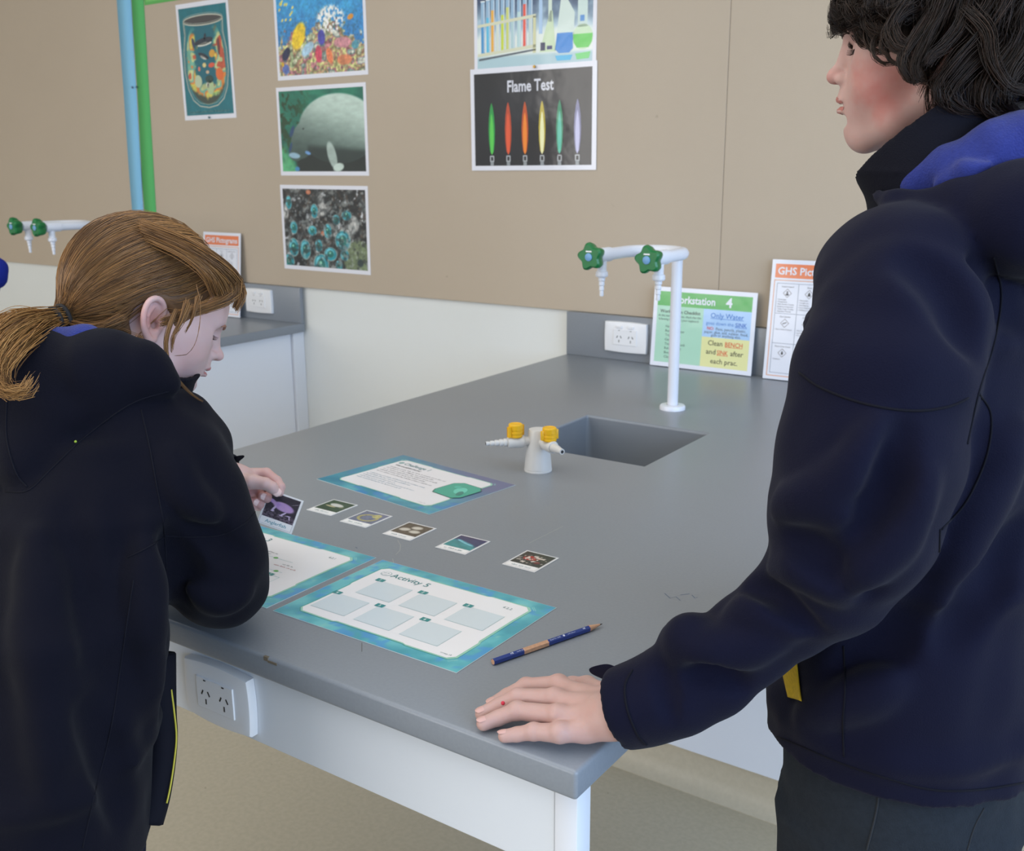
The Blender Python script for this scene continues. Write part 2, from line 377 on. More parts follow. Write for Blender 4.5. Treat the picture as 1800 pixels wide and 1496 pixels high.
# jar print (tall, teal)
p = Print(.287, .408)
def jar(U, V):
    X = U * .66; n = vnoise(X, V, 22, 51, 3); C = np.zeros(U.shape + (3,)) + np.array((14, 112, 124)) * (.94 + .12 * n)[..., None]
    ins = np.maximum(blob(X, V, .33, .52, .26, .40, 0, .02), blob(X, V, .33, .42, .265, .32, 0, .02))
    C = mix(C, (12, 100, 116), ins)
    pal = np.array([(160, 196, 120), (222, 206, 92), (226, 140, 60), (120, 184, 160), (206, 214, 150), (200, 90, 60)], float)
    k = pal[(np.clip(vnoise(X, V, 11, 63, 2) * 1.3 - .15, 0, .999) * 6).astype(int)] * (.82 + .3 * n)[..., None]
    wall = ins * np.maximum(sstep(.11, .16, np.abs(X - .33) + (n - .5) * .1) * sstep(.86, .72, V), sstep(.30, .24, V + (n - .5) * .12))
    C = mix(C, k, wall); C = mix(C, (60, 70, 60), ins * sstep(.18, .14, V + ((X - .33) * 1.0) ** 2 * -2 + (n - .5) * .06))
    return C
p.raster(.013, .016, .262, .376, 110, 156, jar)
cx = .144; jw = .108
pts = [(cx + jw * 1.0 * math.cos(a), .345 + .017 * math.sin(a)) for a in [2 * math.pi * k / 40 for k in range(41)]]
p.poly(pts[:-1], (70, 66, 66), 2); p.line(pts, .0035, (214, 214, 196), 3); p.line([(x, y + .006) for x, y in pts], .001, (190, 204, 190), 3)
body = [(cx - jw, .345), (cx - jw * .97, .30), (cx - .118, .24), (cx - .12, .17), (cx - .108, .11), (cx - .085, .07), (cx - .05, .048), (cx, .041)]
body += [(2 * cx - x, y) for x, y in body[::-1][1:]]; p.line(body, .003, (206, 206, 188), 3)
p.line([(cx + (x - cx) * .94, .345 - (.345 - y) * .965) for x, y in body], .001, (190, 200, 180), 3)
for (x, y, rx, ry, c, r) in ((.142, .272, .052, .012, (40, 48, 60), .12), (.145, .262, .040, .0055, (226, 226, 214), .1), (.15, .288, .006, .012, (40, 48, 60), -.3), (.135, .222, .03, .008, (40, 48, 60), -.35), (.133, .217, .018, .005, (230, 226, 214), -.4),
                             (.182, .228, .016, .013, (214, 160, 60), .3), (.135, .19, .01, .008, (224, 206, 140), 0), (.175, .188, .017, .008, (222, 90, 60), .1), (.15, .165, .009, .006, (206, 180, 150), 0),
                             (.105, .178, .006, .008, (224, 130, 110), 0), (.157, .14, .022, .014, (40, 70, 66), 0), (.16, .112, .02, .026, (180, 200, 150), 0), (.147, .12, .009, .011, (240, 240, 226), 0), (.148, .12, .004, .005, (30, 30, 30), 0),
                             (.215, .155, .02, .022, (226, 110, 50), .4), (.083, .27, .008, .018, (60, 66, 90), .2), (.22, .25, .007, .03, (110, 60, 60), 0), (.095, .135, .02, .022, (190, 204, 170), 0)): p.ell(x, y, rx, ry, c, 4, rot=r)
for i in range(3): p.scrib(.03, .024 - i * .0001, .225, .0085, (150, 190, 186), 3, seed=5)
p.build('jar_poster', wallM(-1.703, -.0012, 1.624, .008), INK_LAM, 'tall teal poster of a glass jar holding sea creatures', 'poster')
# green sheet cut by the top of the frame
p = Print(.22, .3, paper=(96, 176, 92)); p.rect(.01, .01, .2, .28, (120, 196, 110)); p.build('green_notice', wallM(-1.885, -.0012, 2.046, .01), INK_PAPER, 'green paper sheet high on the board above the jar poster', 'notice')

# chemistry glassware poster
def chem(U, V):
    X = U * 1.42; n = vnoise(X, V, 10, 81, 3); C = mix((200, 226, 236), (30, 52, 88), sstep(.25, .85, V + (n - .5) * .3)); C = mix(C, (232, 240, 232), sstep(.42, .3, V + (n - .5) * .1)); C = mix(C, (176, 206, 214), sstep(.14, .1, V))
    return C
p = Print(.423, .297); p.raster(.012, .014, .399, .27, 120, 80, chem)
tubes = [(.026, (70, 150, 205)), (.045, (90, 190, 226)), (.062, (236, 176, 64)), (.080, (216, 226, 214)), (.098, (206, 220, 60)), (.116, (206, 214, 120)), (.134, (180, 210, 214)), (.156, (190, 220, 220)), (.176, (232, 84, 66)), (.196, (206, 220, 214))]
for i, (x, c) in enumerate(tubes):
    top = .20 + .0035 * i + (.012 if i == 6 else 0)
    p.rect(x, .05 + i * .0014, .014, top - .05, (150, 186, 214), 2); p.rect(x + .001, .052 + i * .0014, .012, .085 + (i % 3) * .018, c, 3); p.rect(x + .0105, .06, .0018, top - .065, (232, 240, 246), 4); p.rect(x - .001, top, .016, .004, (226, 236, 240), 4)
for y in (.130, .048):
    p.poly([(.014, y), (.222, y + .016), (.222, y + .025), (.014, y + .008)], (216, 218, 190), 5)
p.rect(.212, .05, .01, .1, (214, 214, 170), 5); p.poly([(.018, .036), (.222, .056), (.222, .061), (.018, .042)], (90, 100, 110), 5)
p.rect(.232, .10, .012, .19, (176, 206, 236), 3); p.rect(.264, .13, .012, .15, (214, 230, 214), 3); p.poly([(.235, .05), (.27, .16), (.278, .16), (.29, .05)], (206, 226, 190), 3)
p.rect(.238, .054, .016, .022, (20, 30, 80), 5); p.rect(.26, .056, .018, .01, (40, 50, 110), 5)
p.poly([(.286, .052), (.30, .15), (.306, .19), (.306, .282), (.326, .282), (.326, .19), (.352, .15), (.348, .052)], (214, 230, 222), 3)
p.poly([(.288, .055), (.294, .098), (.346, .098), (.347, .055), (.335, .044), (.3, .044)], (26, 132, 214), 4); p.poly([(.288, .038), (.346, .038), (.34, .024), (.294, .024)], (60, 180, 226), 4)
p.ell(.379, .084, .033, .034, (206, 230, 196), 3); p.rect(.362, .11, .032, .08, (206, 226, 220), 3); p.rect(.36, .186, .036, .006, (236, 240, 240), 4)
p.poly([(.347, .092), (.411, .092), (.409, .07), (.398, .055), (.36, .055), (.349, .07)], (96, 206, 86), 4); p.poly([(.355, .04), (.405, .044), (.4, .026), (.36, .024)], (110, 214, 120), 4); p.rect(.37, .125, .014, .016, (90, 150, 214), 5)
p.build('glassware_poster', wallM(-.34, -.0012, 1.722, -.006), INK_LAM, 'laminated poster of test tubes and flasks, above the black poster', 'poster', PG)
# flame test poster
p = Print(.443, .297); 
def blk(U, V): n = vnoise(U, V, 3, 91, 2); return np.zeros(U.shape + (3,)) + np.array((22, 24, 30)) * (.8 + .5 * n)[..., None]
p.raster(.014, .014, .414, .268, 30, 20, blk)
p.text('Flame Test', .137, .226, .046, (214, 216, 226), 4, bold=.022, width=.163)
for i, (c, c2) in enumerate([((44, 180, 84), (90, 206, 80)), ((226, 84, 44), (232, 90, 50)), ((232, 96, 34), (246, 140, 40)), ((226, 204, 52), (246, 244, 190)), ((60, 170, 124), (90, 196, 170)), ((150, 150, 196), (196, 196, 232))]):
    x = .078 + i * .0605; h = .144; b = .046
    for k, (s, cc) in enumerate(((1.0, c), (.62, c2))):
        pr = [(0, .0), (.0065, .01), (.0105, .04), (.0118, .075), (.0095, .11), (.005, .137), (.001, .15)]
        L = [(x + dx * s, b + dy * (1 if k == 0 else .8)) for dx, dy in pr] + [(x - dx * s, b + dy * (1 if k == 0 else .8)) for dx, dy in pr[::-1]]
        p.poly(L[:-1] if i else L[:-1], tuple(int(q * (.85 if k == 0 else 1)) for q in cc), 3 + k)
    p.rect(x - .006, .0145, .012, .012, (150, 156, 160), 3); p.frame(x - .006, .027, .012, .015, .003, (196, 200, 204), 3); p.rect(x - .0015, .03, .003, .008, (60, 64, 66), 4)
FT = p.build('flame_test_poster', wallM(-.354, -.0028, 1.439, .004), INK_LAM, 'black laminated Flame Test poster with six coloured flames', 'poster', PG)
bm = bmesh.new(); lathe(bm, (-.118, -.0036, 1.7315), (0, -1, 0), [(.001, 0), (.001, .004), (.0045, .005), (.004, .008)], 12); tag(link('drawing_pin', bm_mesh(bm), None, (mat('brass', (176, 140, 70), .35, metallic=1),), smooth=.6), 'brass drawing pin at the top edge of the black Flame Test poster', 'pin')
bm = bmesh.new(); lathe(bm, (-1.558, -.0018, 1.631), (0, -1, 0), [(.001, 0), (.001, .004), (.004, .005), (.0035, .008)], 12); tag(link('drawing_pin', bm_mesh(bm), None, (mat('teal_pin', (20, 90, 96), .35),), smooth=.6), 'teal drawing pin at the foot of the jar poster', 'pin')

# border strips
for x0, x1, x2, x3, c, lab, cn in ((-2.052, -1.962, -2.082, -2.006, (132, 192, 226), 'sky blue paper border strip running down the pinboard', 'strip_blue'), (-1.960, -1.886, -2.003, -1.925, (84, 178, 100), 'green paper border strip running down the pinboard beside the blue one', 'strip_green')):
    bm = bmesh.new(); n = 14; R = []
    for k in range(n + 1):
        t = k / n; z = 2.7 - t * 1.66; s = (2.08 - z) / .8; xa = x0 + (x2 - x0) * s + .0012; xb = x1 + (x3 - x1) * s - .0012; w = .0016 + .0008 * math.sin(t * 19)
        R.append([(xa, -w, z), (xb, -w - .0006, z), (xb, -.0003, z), (xa, -.0003, z)])
    ring_loft(bm, R); tag(link('border_strip', bm_mesh(bm), None, (mat(cn, c, .7),)), lab, 'border strip', 'coloured paper strips on the pinboard')
for x, c in ((-1.998, 'bluepin'), (-1.972, 'bluepin')):
    bm = bmesh.new(); lathe(bm, (x, -.002, 1.756), (0, -1, 0), [(.001, 0), (.001, .002), (.0042, .003), (.0035, .006)], 10)
    tag(link('drawing_pin', bm_mesh(bm), None, (mat('pin_steel', (110, 120, 150), .4, metallic=.6),), smooth=.6), 'left steel drawing pin of the pair in the paper strips' if x < -1.98 else 'right steel drawing pin of the pair in the paper strips', 'pin', 'pins in the border strips')

# ------------------------------------------------------------------ benches
YN, XR, ZT, ZB = -1.8935, 1.1716, .9, .868
SX0, SX1, SY0, SY1 = .4512, .7501, -.9469, -.6512
def worktop(name, x0, x1, y0, hole, m, label, upx):
    root = empty('laboratory_bench', ((x0 + x1) / 2, y0 + .03, 0), label, 'bench', 'grey topped laboratory benches')
    bm = bmesh.new()
    xs = [x0, hole[0], hole[1], x1]; ys = [y0, hole[2], hole[3], 0.0]
    T = {}; B = {}
    for i, x in enumerate(xs):
        for j, y in enumerate(ys): T[i, j] = bm.verts.new((x, y, ZT)); B[i, j] = bm.verts.new((x, y, ZB))
    for i in range(3):
        for j in range(3):
            if (i, j) == (1, 1): continue
            bm.faces.new((T[i, j], T[i + 1, j], T[i + 1, j + 1], T[i, j + 1])); bm.faces.new((B[i, j], B[i, j + 1], B[i + 1, j + 1], B[i + 1, j]))
    def side(a, b): bm.faces.new((T[a], B[a], B[b], T[b]))
    for i in range(3): side((i + 1, 0), (i, 0)); side((i, 3), (i + 1, 3)); side((0, i), (0, i + 1)); side((3, i + 1), (3, i))
    side((1, 1), (2, 1)); side((2, 1), (2, 2)); side((2, 2), (1, 2)); side((1, 2), (1, 1))
    bmesh.ops.recalc_face_normals(bm, faces=bm.faces)
    es = [e for e in bm.edges if len(e.link_faces) == 2 and e.calc_face_angle() > .5 and not (abs(e.verts[0].co.y) < 1e-4 and abs(e.verts[1].co.y) < 1e-4)]
    bmesh.ops.bevel(bm, geom=es, offset=.0045, segments=4, profile=.5, affect='EDGES')
    w = link(name, bm_mesh(bm), root, (m,), smooth=.7)
    # upstand against the wall
    bm = bmesh.new(); box(bm, (upx[0], -.016, ZT + .0002), (upx[1], -.0005, 1.0295), bev=.0015); link('upstand', bm_mesh(bm), w, (m,), smooth=.7)
    # moulded basin
    bm = bmesh.new(); hx0, hx1, hy0, hy1 = hole; dep = .24; tk = .006; rc = .018
    def ringz(x0, x1, y0, y1, z, r):
        P = []
        for cx, cy, a0 in ((x1 - r, y1 - r, 0), (x0 + r, y1 - r, 90), (x0 + r, y0 + r, 180), (x1 - r, y0 + r, 270)):
            for k in range(5): a = math.radians(a0 + k * 22.5); P.append((cx + r * math.cos(a), cy + r * math.sin(a), z))
        return P
    ins = [ringz(hx0 + .001, hx1 - .001, hy0 + .001, hy1 - .001, ZT - .006, .006), ringz(hx0 + .001, hx1 - .001, hy0 + .001, hy1 - .001, ZB - .01, .012)]
    for k in range(5):
        a = math.radians(k * 22.5); i = .02 * (1 - math.cos(a)); z = ZT - dep + .02 - .02 * math.sin(a); ins.append(ringz(hx0 + .004 + i, hx1 - .004 - i, hy0 + .004 + i, hy1 - .004 - i, z, rc))
    out = [ringz(hx0 - tk, hx1 + tk, hy0 - tk, hy1 + tk, ZB - .0015, .02), ringz(hx0 - tk, hx1 + tk, hy0 - tk, hy1 + tk, ZT - dep - tk, .02)]
    R = ring_loft(bm, ins[::-1], cap1=False); R2 = ring_loft(bm, out, cap0=False, cap1=True)
    n = len(ins[0]); lip = [bm.verts.new(p) for p in ringz(hx0 + .001, hx1 - .001, hy0 + .001, hy1 - .001, ZB - .0015, .012)]
    link('sink_basin', bm_mesh(bm), w, (mSINK,), smooth=.8)
    bm = bmesh.new(); lathe(bm, ((hx0 + hx1) / 2, (hy0 + hy1) / 2, ZT - dep + .0005), (0, 0, 1), [(.026, 0), (.026, .003), (.02, .004), (.018, .001), (.004, .001)], 24)
    link('sink_waste', bm_mesh(bm), w, (mat('steel', (170, 172, 176), .3, metallic=1),), smooth=.6)
    return w
WT = worktop('worktop', 0.0, XR, YN, (SX0, SX1, SY0, SY1), mBENCH, 'grey topped bench with sink and gas tap, both pupils leaning on it', (.002, XR))
WT2 = worktop('worktop', -2.30, -1.128, -1.28, (-1.85, -1.55, -.95, -.65), mBENCH, 'further grey topped bench behind the pupil with the ponytail', (-1.88, -1.128))
# little chip, pen marks, scratches
bm = bmesh.new(); box(bm, (.742, YN - .0006, .8945), (.749, YN + .004, .8996)); box(bm, (.749, YN - .0008, .8935), (.764, YN + .0004, .8962)); link('edge_chip', bm_mesh(bm), WT, (mat('chip_brown', (110, 100, 86), .8),))
def marks(name, segs, wd, m):
    for pts in segs:
        bm = bmesh.new()
        P = [at_plane(u, v, ZT) for u, v in pts]; L = []; Rr = []
        for i, q in enumerate(P):
            d = P[min(i + 1, len(P) - 1)] - P[max(0, i - 1)]; nn = np.array([-d[1], d[0], 0]); nn /= np.linalg.norm(nn) + 1e-9
            L.append(bm.verts.new(tuple(q + nn * wd / 2 + [0, 0, .0002]))); Rr.append(bm.verts.new(tuple(q - nn * wd / 2 + [0, 0, .0002])))
        for i in range(len(P) - 1): bm.faces.new((L[i], L[i + 1], Rr[i + 1], Rr[i]))
        link(name, bm_mesh(bm), WT, (m,))
def at_plane(u, v, z):
    d = CAM_R.T @ np.array([(u - 900) / FPX, (v - 748) / FPX, 1.0]); return CAM_C + d * ((z - CAM_C[2]) / d[2])
marks('scratch', [[(699, 950), (704, 958), (703, 968), (696, 975)], [(690, 982), (692, 990), (698, 996)], [(930, 955), (990, 925)]], .0007, mat('scratch_pale', (176, 176, 172), .6))
marks('pen_mark', [[(1168, 1043), (1178, 1052), (1188, 1049), (1196, 1056)], [(1196, 1046), (1212, 1044)], [(1216, 1046), (1222, 1052), (1226, 1050)], [(625, 962), (628, 964)]], .0014, mat('pen_blue_grey', (92, 106, 128), .7))
marks('crack_line', [[(636, 1130), (636, 1146)]], .0008, mat('line_dark', (96, 98, 98), .7))

# bench frames
def bench_frame(e, x0, x1, y0):
    bm = bmesh.new(); box(bm, (x0 + .03, y0 + .024, .757), (x1 - .0395, y0 + .042, ZB - .001), bev=.0012); link('apron_panel', bm_mesh(bm), e, (mLAM,))
    for xx in (x0 + .012, x1 - .0385):
        bm = bmesh.new(); box(bm, (xx, y0 + .022, .012), (xx + .027, y0 + .049, ZB - .001), bev=.002); lg = link('leg', bm_mesh(bm), e, (mLEG,), smooth=.6)
        bm = bmesh.new(); box(bm, (xx - .001, y0 + .021, 0), (xx + .028, y0 + .05, .012), bev=.001); link('foot_cap', bm_mesh(bm), lg, (mDARK,))
    for xx in (x0 + .10, x1 - .12):
        bm = bmesh.new(); box(bm, (xx, y0 + .05, ZB - .03), (xx + .02, -.61, ZB - .001), bev=.001); link('side_rail', bm_mesh(bm), e, (mLEG,))
bench_frame(WT.parent, 0, XR, YN)
bench_frame(WT2.parent, -2.30, -1.128, -1.28)
# cupboard under the near bench
e = empty('sink_cupboard', (.6, -.3, 0), 'pale grey cupboard under the wall end of the nearer worktop', 'cupboard', 'under bench cupboards')
bm = bmesh.new(); box(bm, (.06, -.575, .0), (1.11, -.02, ZB - .002), bev=.001); link('carcass', bm_mesh(bm), e, (mCAB,))
bm = bmesh.new(); box(bm, (.062, -.597, .097), (1.108, -.5765, ZB - .006), bev=.001)
link('door', bm_mesh(bm), e, (mCAB,))
bm = bmesh.new(); P = [(-.5765, 0), (-.5765, .0955), (-.583, .0955), (-.587, .04), (-.592, .02), (-.604, .008), (-.622, .002), (-.622, 0)]
ring_loft(bm, [[(x, y, z) for y, z in P] for x in (.05, 1.13)]); link('coved_skirting', bm_mesh(bm), e, (mCOVE,), smooth=.7)
e = empty('bench_cupboard', (-1.7, -.6, 0), 'pale grey cupboard with tall side panel under the further worktop', 'cupboard', 'under bench cupboards')
bm = bmesh.new(); box(bm, (-2.26, -.60, .0), (-1.176, -.02, ZB - .002), bev=.001); link('carcass', bm_mesh(bm), e, (mCAB,))
bm = bmesh.new(); box(bm, (-1.174, -1.21, .0), (-1.156, -.045, ZB - .002), bev=.001); link('side_panel', bm_mesh(bm), e, (mCAB,))
bm = bmesh.new(); box(bm, (-1.171, -.043, .0), (-1.145, .011, ZB - .002), bev=.001); link('filler_strip', bm_mesh(bm), e, (mLEG,))

# ------------------------------------------------------------------ power outlets
def outlet(loc, rot, w, h, label, group, bowed, rockers=True):
    """double power outlet; built in the XZ plane facing -Y"""
    e = empty('power_outlet', loc, label, 'power outlet', group, rot)
    n = 12
    def plate(W, H, y, bow, r=.004):
        P = []
        for k in range(n + 1): t = k / n * 2 - 1; P.append((t * W, y, H + bow * (1 - t * t)))
        for k in range(1, n): t = k / n * 2 - 1; P.append((W + bow * .6 * (1 - t * t), y, -t * H))
        for k in range(n + 1): t = 1 - k / n * 2; P.append((t * W, y, -H - bow * (1 - t * t)))
        for k in range(1, n): t = k / n * 2 - 1; P.append((-W - bow * .6 * (1 - t * t), y, t * H))
        return P
    bm = bmesh.new(); ring_loft(bm, [plate(w / 2 - bowed, h / 2 - bowed, y, bowed) for y in (0, -.009)] + [plate(w / 2 - bowed - .0015, h / 2 - bowed - .0015, -.0115, bowed), plate(w / 2 - bowed - .006, h / 2 - bowed - .006, -.0125, bowed)])
    link('faceplate', bm_mesh(bm), e, (mPLAST,), smooth=.7, local=True)
    iw, ih = w * .27, h * .25
    bm = bmesh.new(); box(bm, (-iw, -.0145, -ih), (iw, -.011, ih), bev=.0008)
    link('socket_panel', bm_mesh(bm), e, (mPLAST,), local=True)
    for s in (-1, 1):
        bm = bmesh.new()
        for dx, dz, r in ((-.006, .004, .5), (.006, .004, -.5), (0, -.008, 0)):
            Mx = Matrix.Translation((s * iw * .5 + dx, -.0145, dz - .003)) @ Matrix.Rotation(r, 4, 'Y'); box(bm, (-.0011, -.0003, -.0036), (.0011, .001, .0036), M=Mx)
        link('pin_slots', bm_mesh(bm), e, (mDARK,), local=True)
        if rockers: bm = bmesh.new(); box(bm, (s * iw * .5 - .009, -.0165, ih + .004), (s * iw * .5 + .009, -.0125, ih + .011), bev=.001); link('rocker_switch', bm_mesh(bm), e, (mPLAST,), local=True)
        bm = bmesh.new(); box(bm, (s * iw * .5 - .002, -.0151, ih - .0035), (s * iw * .5 + .002, -.0144, ih - .002)); link('indicator_mark', bm_mesh(bm), e, (mDARK,), local=True)
    return e
outlet((.2085, -.0165, .970), 0, .140, .090, 'white double power outlet on the upstand, left of the workstation sign', 'white double power outlets', .002)
outlet((-1.336, -.0165, .970), 0, .140, .090, 'white double power outlet on the upstand of the further bench', 'white double power outlets', .002)
outlet((.633, YN + .0235, .807), 0, .128, .086, 'white curved double power outlet on the apron below the pencil bench edge', 'white double power outlets', .0045, False)

# ------------------------------------------------------------------ water taps
def water_tap(dx, label):
    X0 = .588 + dx; e = empty('water_tap', (X0, -.493, ZT), label, 'tap', 'twin water taps')
    bm = bmesh.new(); lathe(bm, (X0, -.493, ZT + .0002), (0, 0, 1), [(.030, 0), (.030, .007), (.028, .010), (.0135, .011)], 32, cap1=False); link('base_flange', bm_mesh(bm), e, (mPLAST2,), smooth=.6)
    bm = bmesh.new(); tube(bm, [(X0, -.493, ZT + .009), (X0, -.493, 1.0), (X0, -.493, 1.15), (X0, -.493, 1.262)], .0125, 24); link('post', bm_mesh(bm), e, (mPLAST2,), smooth=.8)
    xa, xb = .481 + dx, .620 + dx; R = (xb - xa) / 2; cx = (xa + xb) / 2; zc = 1.264
    P = [(xa, -.665, zc), (xa, -.62, zc), (xa, -.58, zc)] + [(cx - R * math.cos(a), -.548 + R * math.sin(a), zc) for a in [math.pi * k / 16 for k in range(17)]] + [(xb, -.58, zc), (xb, -.62, zc), (xb, -.665, zc)]
    bm = bmesh.new(); tube(bm, P, .0135, 20); link('spout_pipe', bm_mesh(bm), e, (mPLAST2,), smooth=.8)
    for x in (xa, xb):
        bm = bmesh.new(); lathe(bm, (x, -.615, zc), (0, -1, 0), [(.0145, 0), (.016, .002), (.016, .05), (.014, .054), (.008, .055), (.008, .066)], 24)
        lathe(bm, (x, -.648, zc - .010), (0, 0, -1), [(.0105, 0), (.0105, .024), (.0135, .026), (.014, .034), (.0125, .037), (.0075, .039), (.0078, .045), (.0062, .047), (.0066, .055), (.0052, .057), (.0056, .066), (.0044, .068), (.0046, .077), (.0038, .08)], 20)
        link('valve_nozzle', bm_mesh(bm), e, (mPLAST2,), smooth=.5)
        lob = lambda a: 1 + .15 * math.cos(5 * a + .6)
        bm = bmesh.new(); lathe(bm, (x, -.672, zc), (0, -1, 0), [(.011, 0), (.017, .002), (.0245, .010), (.0275, .022), (.0265, .030), (.0225, .034), (.0105, .034)], 60, lobes=lob)
        k = link('knob', bm_mesh(bm), e, (mGRN,), smooth=.5)
        bm = bmesh.new(); lathe(bm, (x, -.7062, zc), (0, -1, 0), [(.0085, 0), (.0085, .0016), (.007, .0024)], 24); link('cap', bm_mesh(bm), k, (mBLUE,), smooth=.6)
        bm = bmesh.new(); box(bm, (x - .007, -.7068, zc + .0105), (x + .007, -.7058, zc + .0135)); link('marking', bm_mesh(bm), k, (mPLAST,))
    return e
water_tap(0, 'white twin water tap with green knobs above the near sink')
water_tap(-2.238, 'white twin water tap with green knobs on the further bench')

# gas tap
e = empty('gas_tap', (.598, -1.083, ZT), 'white bench gas tap with two yellow knobs and ribbed nozzles', 'gas tap')
c0 = Vector((.598, -1.083, ZT + .0003))
bm = bmesh.new(); lathe(bm, c0, (0, 0, 1), [(.0262, 0), (.0262, .003), (.0252, .0036), (.0252, .0046), (.0258, .0052), (.0235, .03), (.0195, .06), (.0185, .076), (.017, .080), (.006, .0815)], 32); link('body', bm_mesh(bm), e, (mCREAM,), smooth=.5)
for (dx, dy), L, ky in (((-.066, -.070), .096, .045), ((.070, -.037), .079, .036)):
    d = Vector((dx, dy, 0)).normalized(); z = .058
    s0 = c0 + Vector((0, 0, z)) + d * .012
    bm = bmesh.new()
    lathe(bm, s0, d, [(.0085, 0), (.0085, .012), (.0095, .014), (.0115, .017), (.0115, .044), (.0105, .046), (.008, .0462)], 24)
    p0 = .0455; prof = []
    for k in range(5): r = .0078 - k * .0009; prof += [(r - .0010, p0 + k * .0085), (r, p0 + k * .0085 + .005), (r - .0004, p0 + k * .0085 + .0078)]
    if dx > 0: prof = [(.0085, p0), (.0075, p0 + .012), (.0055, p0 + .026), (.0052, p0 + .032)]
    lathe(bm, s0, d, prof, 20); nz = link('nozzle', bm_mesh(bm), e, (mCREAM,), smooth=.5)
    tip = s0 + d * prof[-1][1]; bm = bmesh.new(); lathe(bm, tip - d * .0008, d, [(.003, 0), (.003, .0012)], 14); link('bore', bm_mesh(bm), nz, (mDARK,))
    kc = s0 + d * .031 + Vector((0, 0, .009))
    bm = bmesh.new(); lathe(bm, kc, (0, 0, 1), [(.009, 0), (.0128, .001), (.0132, .004), (.0126, .0045), (.0126, .0075), (.0132, .008), (.0132, .011), (.0126, .0115), (.0126, .0145), (.0132, .015), (.0132, .024), (.0122, .0258), (.0095, .0262), (.009, .0252), (.002, .0252)], 28)
    for sg in (-1, 1):
        a = math.atan2(d.y, d.x) + (math.pi / 2 if dx > 0 else .5) ; Mx = Matrix.Translation(kc) @ Matrix.Rotation(a, 4, 'Z')
        box(bm, (sg * .0148 - .003, -.0028, .003), (sg * .0148 + .003, .0028, .021), bev=.001, M=Mx)
    link('knob', bm_mesh(bm), e, (mYEL,), smooth=.5)

# pencil
A = np.array([.980, -1.762, ZT + .0042]); B = np.array([1.034, -1.604, ZT + .0042])
d = (B - A) / np.linalg.norm(B - A); L = float(np.linalg.norm(B - A))
e = empty('pencil', tuple(A), 'blue hexagonal pencil with a worn bare wood patch, lying beside the activity sheet', 'pencil')
mPB = mat('pencil_blue', (26, 52, 128), .3, coat=.4); mWOOD = mat('pencil_wood', (206, 160, 128), .7, noise=(300, .4)); mLEAD = mat('graphite', (48, 48, 52), .4)
def hexr(h, r): 
    u, w = frame(d); return [Vector(A + d * h) + (u * math.cos(math.pi / 3 * k + .52) + w * math.sin(math.pi / 3 * k + .52)) * r for k in range(6)]
bm = bmesh.new(); ring_loft(bm, [hexr(0, .0041), hexr(L - .022, .0041)]); [setattr(f, 'smooth', False) for f in bm.faces]; link('shaft', bm_mesh(bm), e, (mPB,))
bm = bmesh.new(); lathe(bm, A + d * (L - .022), d, [(.0041, 0), (.0012, .018)], 18); link('sharpened_wood', bm_mesh(bm), e, (mWOOD,), smooth=.6)
bm = bmesh.new(); lathe(bm, A + d * (L - .004), d, [(.0012, 0), (.0004, .004)], 12); link('lead', bm_mesh(bm), e, (mLEAD,), smooth=.6)
bm = bmesh.new(); lathe(bm, A - d * .0002, d, [(.0033, 0), (.0033, .001)], 14); link('end_grain', bm_mesh(bm), e, (mWOOD,))
bm = bmesh.new(); ring_loft(bm, [[q for q in hexr(h, .00425)] for h in (.043, .080)]); [setattr(f, 'smooth', False) for f in bm.faces]; link('worn_patch', bm_mesh(bm), e, (mWOOD,))
yy = Vector((0, 0, 1)).cross(Vector(d)); up = Vector((0, 0, 1)); side = Vector(-yy)
nrm = (up * math.cos(.52) + side * math.sin(.52)).normalized(); yv = nrm.cross(Vector(d)).normalized()
Mp = Matrix.Identity(4)
for i in range(3): Mp[i][0] = d[i]; Mp[i][1] = yv[i]; Mp[i][2] = nrm[i]; Mp[i][3] = A[i] + nrm[i] * .0037 - yv[i] * .0015
for kind_, x_, w_, h_ in (('t', .024, 0, .0034), ('s', .033, .012, .0016), ('s', .083, .018, .0018), ('e', .104, 0, 0), ('s', .110, .014, .0014), ('t', .134, 0, .0030)):
    Pp = Print(L, .003); Pp.V = []; Pp.F = []; Pp.C = []
    if kind_ == 't': Pp.text('HB', x_, .0006, h_, (206, 212, 230), bold=.02)
    elif kind_ == 's': Pp.scrib(x_, .0008, w_, h_, (198, 206, 228), seed=int(x_ * 1000))
    else: Pp.ell(x_, .0016, .0016, .0014, (206, 212, 230))
    lt = Pp.build('lettering', Mp, INK_PAPER, None, None); lt.parent = e; lt.matrix_parent_inverse = PM(e).inverted()

# ------------------------------------------------------------------ signs standing on the benches
W = (226, 230, 242)
p = Print(.303, .222, .002, W); x0, y0, w, h = .012, .012, .279, .198
p.rect(x0, y0 + h - .040, w, .040, (76, 174, 84)); p.rect(x0, y0, w * .505, h - .040, (166, 214, 190)); p.rect(x0 + w * .505, y0 + .082, w * .495, h - .122, (166, 204, 244)); p.rect(x0 + w * .505, y0, w * .495, .082, (226, 226, 160))
p.text('Workstation', x0 + .040, y0 + h - .030, .0285, W, bold=.022, width=.133); p.text('4', x0 + .204, y0 + h - .032, .036, W, bold=.025)
p.text('Workstation Checklist', x0 + .010, y0 + .139, .0125, (36, 60, 52), bold=.02, width=.122)
p.text('At the start of each prac, check that the', x0 + .005, y0 + .128, .0088, (50, 70, 62), width=.129); p.text('following items are in your cupboard:', x0 + .007, y0 + .118, .0088, (50, 70, 62), width=.122)
